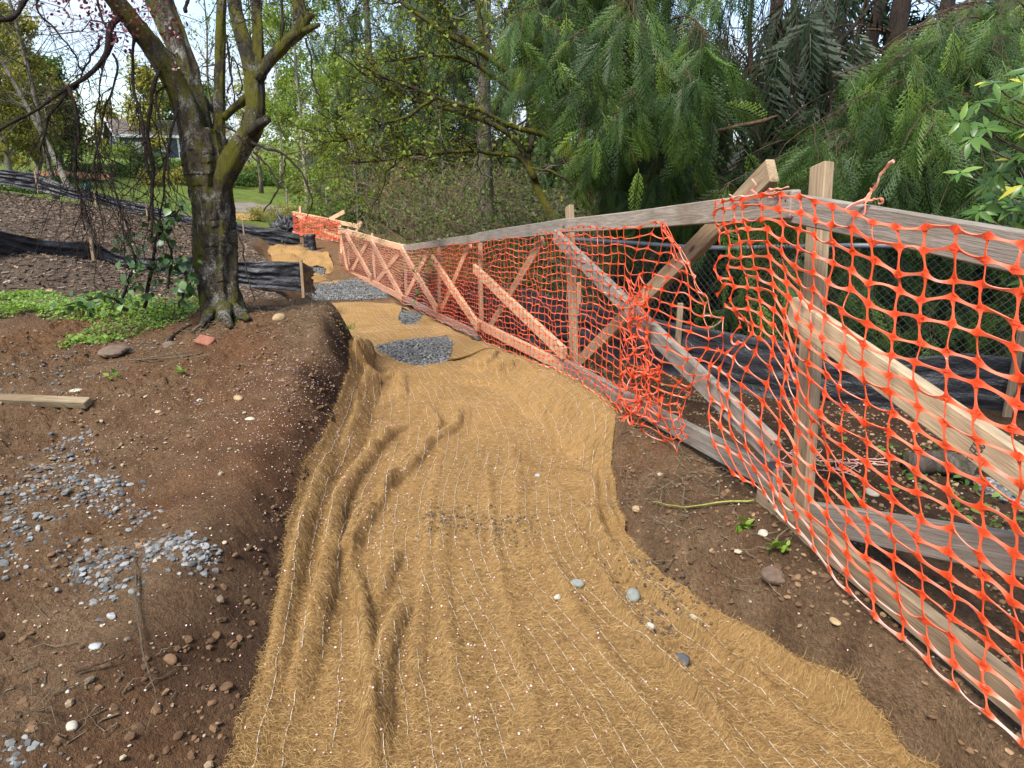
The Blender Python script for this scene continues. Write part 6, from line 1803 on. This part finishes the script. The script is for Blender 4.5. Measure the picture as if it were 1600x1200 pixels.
# ------------------------------------------------------------------ the cedars on the right
def cedar(label, trunk, limbs, fsize, per, leaf, temps, hang=.55, extra_trunks=(), vbias=(1.6, 2.2)):
    bk = MAT['dark_bark' if leaf is MAT['shade_leaf'] else 'cedar_bark']  # cedars with shade-darkened foliage also take a darker trunk bark
    b = P(*trunk[0][:3])
    root = thing('cedar', b, label, 'tree')
    obj('trunk', trunk_mesh(trunk, 30, 16, .08, 5), bk, root)
    for e_ in extra_trunks: obj('trunk', trunk_mesh(e_, 26, 14, .08, 9), bk, root)
    tl = pl(trunk, 40, 0)[0]
    Ls = []
    for (x, y, Z) in limbs:
        tip = P(x, y, Z)
        # start somewhat above the tip on the trunk, sweep out and droop
        k = np.argmin(np.abs(tl[:, 2] - (tip[2] + rng.uniform(-.1, .5))))
        a = tl[k]
        m = a * .5 + tip * .5 + np.array([0, 0, rng.uniform(.10, .35)])
        Ls.append(smoothline(np.array([a, a * .72 + m * .28 + [0, 0, .06], m, m * .35 + tip * .65 + [0, 0, .08], tip]), 16, .02))
    Ls = np.array(Ls)
    obj('limbs', tubes(Ls, taper(Ls, rng.uniform(.010, .020, len(Ls)), .2), 6, False), MAT['cedar_bark'], root)
    n = len(Ls) * per
    q, t, i = pick(Ls, n, .30, 1.0)
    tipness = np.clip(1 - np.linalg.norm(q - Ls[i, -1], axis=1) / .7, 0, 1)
    # side branchlets carry the sprays
    side = unit(np.cross(t, [0, 0, 1.0])) * rng.choice([-1, 1], n)[:, None]
    sub = unit(t * .8 + side * rng.uniform(.2, 1.0, (n, 1)) + [0, 0, -.25])
    SB = branch_set(q, sub, fsize * rng.uniform(.2, .9, n), 5, .06, (0, 0, -.55))
    obj('branchlets', tubes(SB, taper(SB, np.full(n, .0034), .4), 4, False), MAT['cedar_bark'], root)
    tip = SB[:, -1]; tt = unit(SB[:, -1] - SB[:, -2])
    X = unit(tt * .7 + side * .3 + np.array([0, 0, -1.0]) * (hang * rng.uniform(.3, 1.5, (n, 1))) + rng.normal(0, .24, (n, 3)))
    out = unit(np.array([-.25, -.8, .55]) + t * .5 + rng.normal(0, .38, (n, 3)))
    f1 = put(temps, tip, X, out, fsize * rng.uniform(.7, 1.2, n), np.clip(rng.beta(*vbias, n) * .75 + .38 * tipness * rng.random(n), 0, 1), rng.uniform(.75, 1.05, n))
    q2, t2, _ = pick(SB, n, .1, .8)
    s2 = unit(np.cross(t2, [0, 0, 1.0])) * rng.choice([-1, 1], n)[:, None]
    X2 = unit(t2 * .5 + s2 * .6 + [0, 0, -hang * .9] + rng.normal(0, .2, (n, 3)))
    f2 = put(temps, q2, X2, unit(out + rng.normal(0, .3, (n, 3))), fsize * rng.uniform(.5, .95, n), np.clip(rng.beta(vbias[0], vbias[1] + .8, n), 0, 1), rng.uniform(.75, 1.05, n))
    obj('foliage', join([f1, f2]), leaf, root)
    return root
def pts_in(n, poly, zl, zh):
    poly = np.array(poly, float); o = []
    lo, hi = poly.min(0), poly.max(0)
    while len(o) < n:
        p = rng.uniform(lo, hi)
        if poly_in(p[0:1], p[1:2], poly)[0]: o.append((p[0], p[1], rng.uniform(zl, zh)))
    return o
A_T = [(1056, 360, 7.6, 16), (1030, 280, 7.5, 13), (1000, 200, 7.4, 12), (985, 60, 7.3, 11), (975, -150, 7.2, 9), (970, -360, 7.1, 6)]
A_T2 = [(1020, 340, 7.9, 11), (1004, 270, 7.8, 9), (988, 200, 7.8, 8), (968, 60, 7.7, 7), (950, -160, 7.6, 5)]
A_T3 = [(1090, 350, 7.9, 11), (1060, 270, 7.9, 10), (1044, 200, 7.8, 9), (1040, 60, 7.7, 8), (1044, -200, 7.6, 5)]
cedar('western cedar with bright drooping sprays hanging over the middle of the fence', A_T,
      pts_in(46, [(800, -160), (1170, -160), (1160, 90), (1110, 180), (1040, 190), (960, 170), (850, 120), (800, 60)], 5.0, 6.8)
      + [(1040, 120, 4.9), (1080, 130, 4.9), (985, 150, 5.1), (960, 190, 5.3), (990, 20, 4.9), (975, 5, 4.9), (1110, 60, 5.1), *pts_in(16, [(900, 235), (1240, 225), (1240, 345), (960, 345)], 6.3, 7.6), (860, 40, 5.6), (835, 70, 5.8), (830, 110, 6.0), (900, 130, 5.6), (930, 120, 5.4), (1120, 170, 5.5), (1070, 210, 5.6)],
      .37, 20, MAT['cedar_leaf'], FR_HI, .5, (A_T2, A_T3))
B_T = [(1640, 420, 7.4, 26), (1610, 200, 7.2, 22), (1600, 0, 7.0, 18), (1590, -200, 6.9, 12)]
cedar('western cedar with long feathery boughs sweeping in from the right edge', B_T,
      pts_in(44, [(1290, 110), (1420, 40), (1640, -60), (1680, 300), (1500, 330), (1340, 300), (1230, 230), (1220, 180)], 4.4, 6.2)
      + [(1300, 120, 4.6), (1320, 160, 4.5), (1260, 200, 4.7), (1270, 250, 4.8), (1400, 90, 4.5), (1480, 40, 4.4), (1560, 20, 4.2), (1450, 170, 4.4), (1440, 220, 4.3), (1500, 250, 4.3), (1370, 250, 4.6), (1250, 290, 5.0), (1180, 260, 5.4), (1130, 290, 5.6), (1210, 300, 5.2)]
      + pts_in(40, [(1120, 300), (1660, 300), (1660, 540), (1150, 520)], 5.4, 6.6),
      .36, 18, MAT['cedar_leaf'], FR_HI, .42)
C_T = [(1370, 380, 9.0, 18), (1372, 220, 8.9, 15), (1400, 60, 8.8, 14), (1420, -60, 8.7, 13), (1450, -260, 8.6, 8)]
C_T2 = [(1330, 360, 9.4, 12), (1335, 200, 9.3, 11), (1362, 60, 9.2, 10), (1390, -60, 9.1, 9), (1410, -260, 9, 6)]
C_T3 = [(1440, 360, 9.2, 14), (1452, 200, 9.1, 12), (1472, 60, 9.0, 11), (1490, -60, 9, 9), (1510, -260, 9, 6)]
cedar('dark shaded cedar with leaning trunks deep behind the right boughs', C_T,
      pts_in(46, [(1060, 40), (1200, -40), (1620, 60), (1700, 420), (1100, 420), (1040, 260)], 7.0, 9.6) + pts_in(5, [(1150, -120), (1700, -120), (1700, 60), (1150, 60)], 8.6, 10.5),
      .8, 9, MAT['shade_leaf'], FR_LO, .8, (C_T2, C_T3))
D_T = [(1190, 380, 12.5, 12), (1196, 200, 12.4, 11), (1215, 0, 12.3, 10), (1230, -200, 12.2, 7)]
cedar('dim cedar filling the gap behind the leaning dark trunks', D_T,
      pts_in(34, [(960, 40), (1300, 60), (1800, 60), (1800, 460), (960, 400)], 10.5, 13.5), 1.2, 9, MAT['shade_leaf'], FR_LO, .8)
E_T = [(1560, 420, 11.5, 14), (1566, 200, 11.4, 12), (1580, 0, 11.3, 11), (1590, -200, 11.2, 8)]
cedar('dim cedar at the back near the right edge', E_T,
      pts_in(28, [(1450, 20), (2000, -80), (2000, 480), (1350, 460)], 8.5, 12.0), 1.1, 9, MAT['shade_leaf'], FR_LO, .8)
# hanging dead cedar twigs in the gap, broken branch stub
tw = thing('dead_sapling', P(1240, 380, 8.2), 'thin dark tangle of dead hanging twigs in the gap between the cedars', 'tree')
q = np.array([P(x, y, z) for x, y, z in zip(rng.uniform(1120, 1330, 170), rng.uniform(-80, 120, 170), rng.uniform(7.4, 9.2, 170))])
T1 = branch_set(q, unit(np.array([0, 0, -1.0]) + rng.normal(0, .22, (170, 3))), rng.uniform(.5, 1.5, 170), 9, .08, (0, 0, -.1))
q, t, _ = pick(T1, 520, .1, 1)
T2 = branch_set(q, unit(t + rvec(520) * .6 + [0, 0, -.4]), rng.uniform(.12, .5, 520), 6, .12, (0, 0, -.3))
obj('twigs', join([tubes(T1, taper(T1, rng.uniform(.003, .007, 170), .4), 4, False), tubes(T2, taper(T2, np.full(520, .003), .4), 3, False)]), MAT['dark_bark'], tw)
sm = [[(1244, 400, 8.3, 7), (1240, 250, 8.3, 6), (1248, 100, 8.3, 5), (1236, -60, 8.3, 4)], [(1180, 400, 8.8, 5), (1186, 250, 8.8, 4.5), (1170, 100, 8.8, 4), (1180, -60, 8.8, 3)], [(1290, 390, 8.6, 5), (1300, 240, 8.6, 5), (1330, 90, 8.6, 4.4), (1380, -60, 8.6, 4)], [(1210, 230, 8.4, 4), (1270, 120, 8.4, 4), (1340, 30, 8.4, 3.4), (1400, -40, 8.4, 3)]]
L = [pl(a, 20, .03) for a in sm]
obj('stems', tubes(np.array([a for a, _ in L]), np.array([b for _, b in L]), 8, lump=.1), MAT['dark_bark'], tw)
L, R = pl([(1108, 206, 6.2, 2.6), (1150, 198, 6.1, 3), (1190, 190, 6.0, 3.2), (1214, 182, 6.0, 2.6)], 16, .006)
tag(obj('broken_branch', tubes(L, R, 8, lump=.15), MAT['cedar_bark']), 'bare broken branch poking out between the two cedars', 'branch')

# rhododendron at the right edge
rr_ = thing('rhododendron', P(1640, 520, 3.5), 'rhododendron with glossy light green leaf rosettes at the right edge', 'shrub')
ros = [(1530, 160, 3.2), (1552, 130, 3.2), (1500, 190, 3.1), (1540, 200, 3.15), (1520, 215, 3.1), (1568, 165, 3.2), (1600, 130, 3.0), (1610, 110, 3.0), (1580, 250, 3.3), (1560, 270, 3.3), (1600, 290, 3.1), (1585, 320, 3.2), (1612, 330, 3.1), (1540, 290, 3.5), (1600, 240, 3.2), (1620, 200, 3.0), (1570, 330, 3.4), (1600, 360, 3.2), (1625, 400, 3.1), (1605, 440, 3.4), (1560, 300, 3.6), (1580, 420, 3.6), (1630, 470, 3.2), (1650, 260, 3.0), (1660, 330, 3.0), (1500, 270, 4.0), (1530, 330, 4.0)]
st, ps, Xs, Ns, sz = [], [], [], [], []
for x, y, z in ros:
    c = P(x, y, z)
    axis = unit(np.array([-.5, -.55, .75]) + rng.normal(0, .3, 3))
    st.append(smoothline(np.array([P(1650 + rng.normal(0, 12), 520, 3.5), P(1645, max(y + 90, 200), 3.4), c * .8 + P(1650, y + 30, z + .2) * .2 - [0, 0, .03], c]), 12, .01))
    e1 = unit(np.cross(axis, [0, 0, 1.0])); e2 = np.cross(axis, e1)
    nL = rng.integers(7, 11)
    for k in range(nL):
        a = k / nL * 2 * np.pi + rng.normal(0, .2)
        rad = e1 * math.cos(a) + e2 * math.sin(a)
        ps.append(c + rad * .006); Xs.append(unit(rad + axis * rng.uniform(-.35, .5) - [0, 0, .12])); Ns.append(axis + rng.normal(0, .15, 3)); sz.append(rng.uniform(.06, .105))
st = np.array(st)
obj('stems', tubes(st, np.full(st.shape[:2], .0042) * np.linspace(1.8, .8, 12)[None], 6, False), MAT['tan_twig'], rr_)
obj('leaves', put([SLIM], np.array(ps), np.array(Xs), np.array(Ns), np.array(sz), np.clip(rng.beta(2, 2, len(ps)) + (rng.random(len(ps)) < .06) * .6, 0, 1)), MAT['rhodo_leaf'], rr_)

# things lying behind the near fence panel
L = smoothline(np.array([G(1412, 742) + [0, 0, .05], G(1470, 740) + [0, 0, .05], G(1520, 752) + [0, 0, .04]]), 18)
tag(obj('log', tubes(L, np.full(18, .048), 14, lump=.1), MAT['fir_bark']), 'short rotten log lying behind the near netting', 'log')
pw = np.array([G(*p)[:2] for p in ((1505, 735), (1560, 752), (1620, 790), (1600, 800), (1540, 770))])
q = rng.uniform(pw.min(0), pw.max(0), (700, 2)); q = q[poly_in(q[:, 0], q[:, 1], pw)]
tag(obj('gravel', scatter_stones(np.column_stack([q, ground(q[:, 0], q[:, 1]) + .005]), rng.uniform(.008, .016, len(q)), ST1, rng.beta(2, 3, len(q))), MAT['gravel'], smooth=False), 'grey gravel spill behind the pale brace', 'gravel', None, 'stuff')
n = 260
q = Gv(rng.uniform(1240, 1600, n), rng.uniform(690, 850, n))
q = q[q[:, 0] > x_fence(q[:, 1]) + .1]; n = len(q)
q[:, 2] = ground(q[:, 0], q[:, 1]) + rng.uniform(.005, .05, n)
tag(obj('undergrowth', put([LEAF], q, unit(rvec(n) * [1, 1, .4]), unit(rvec(n) * .6 + [0, 0, 1]), rng.uniform(.015, .04, n)), MAT['mid_leaf']), 'sparse green seedlings on the soil behind the near fence', 'weeds', None, 'stuff')
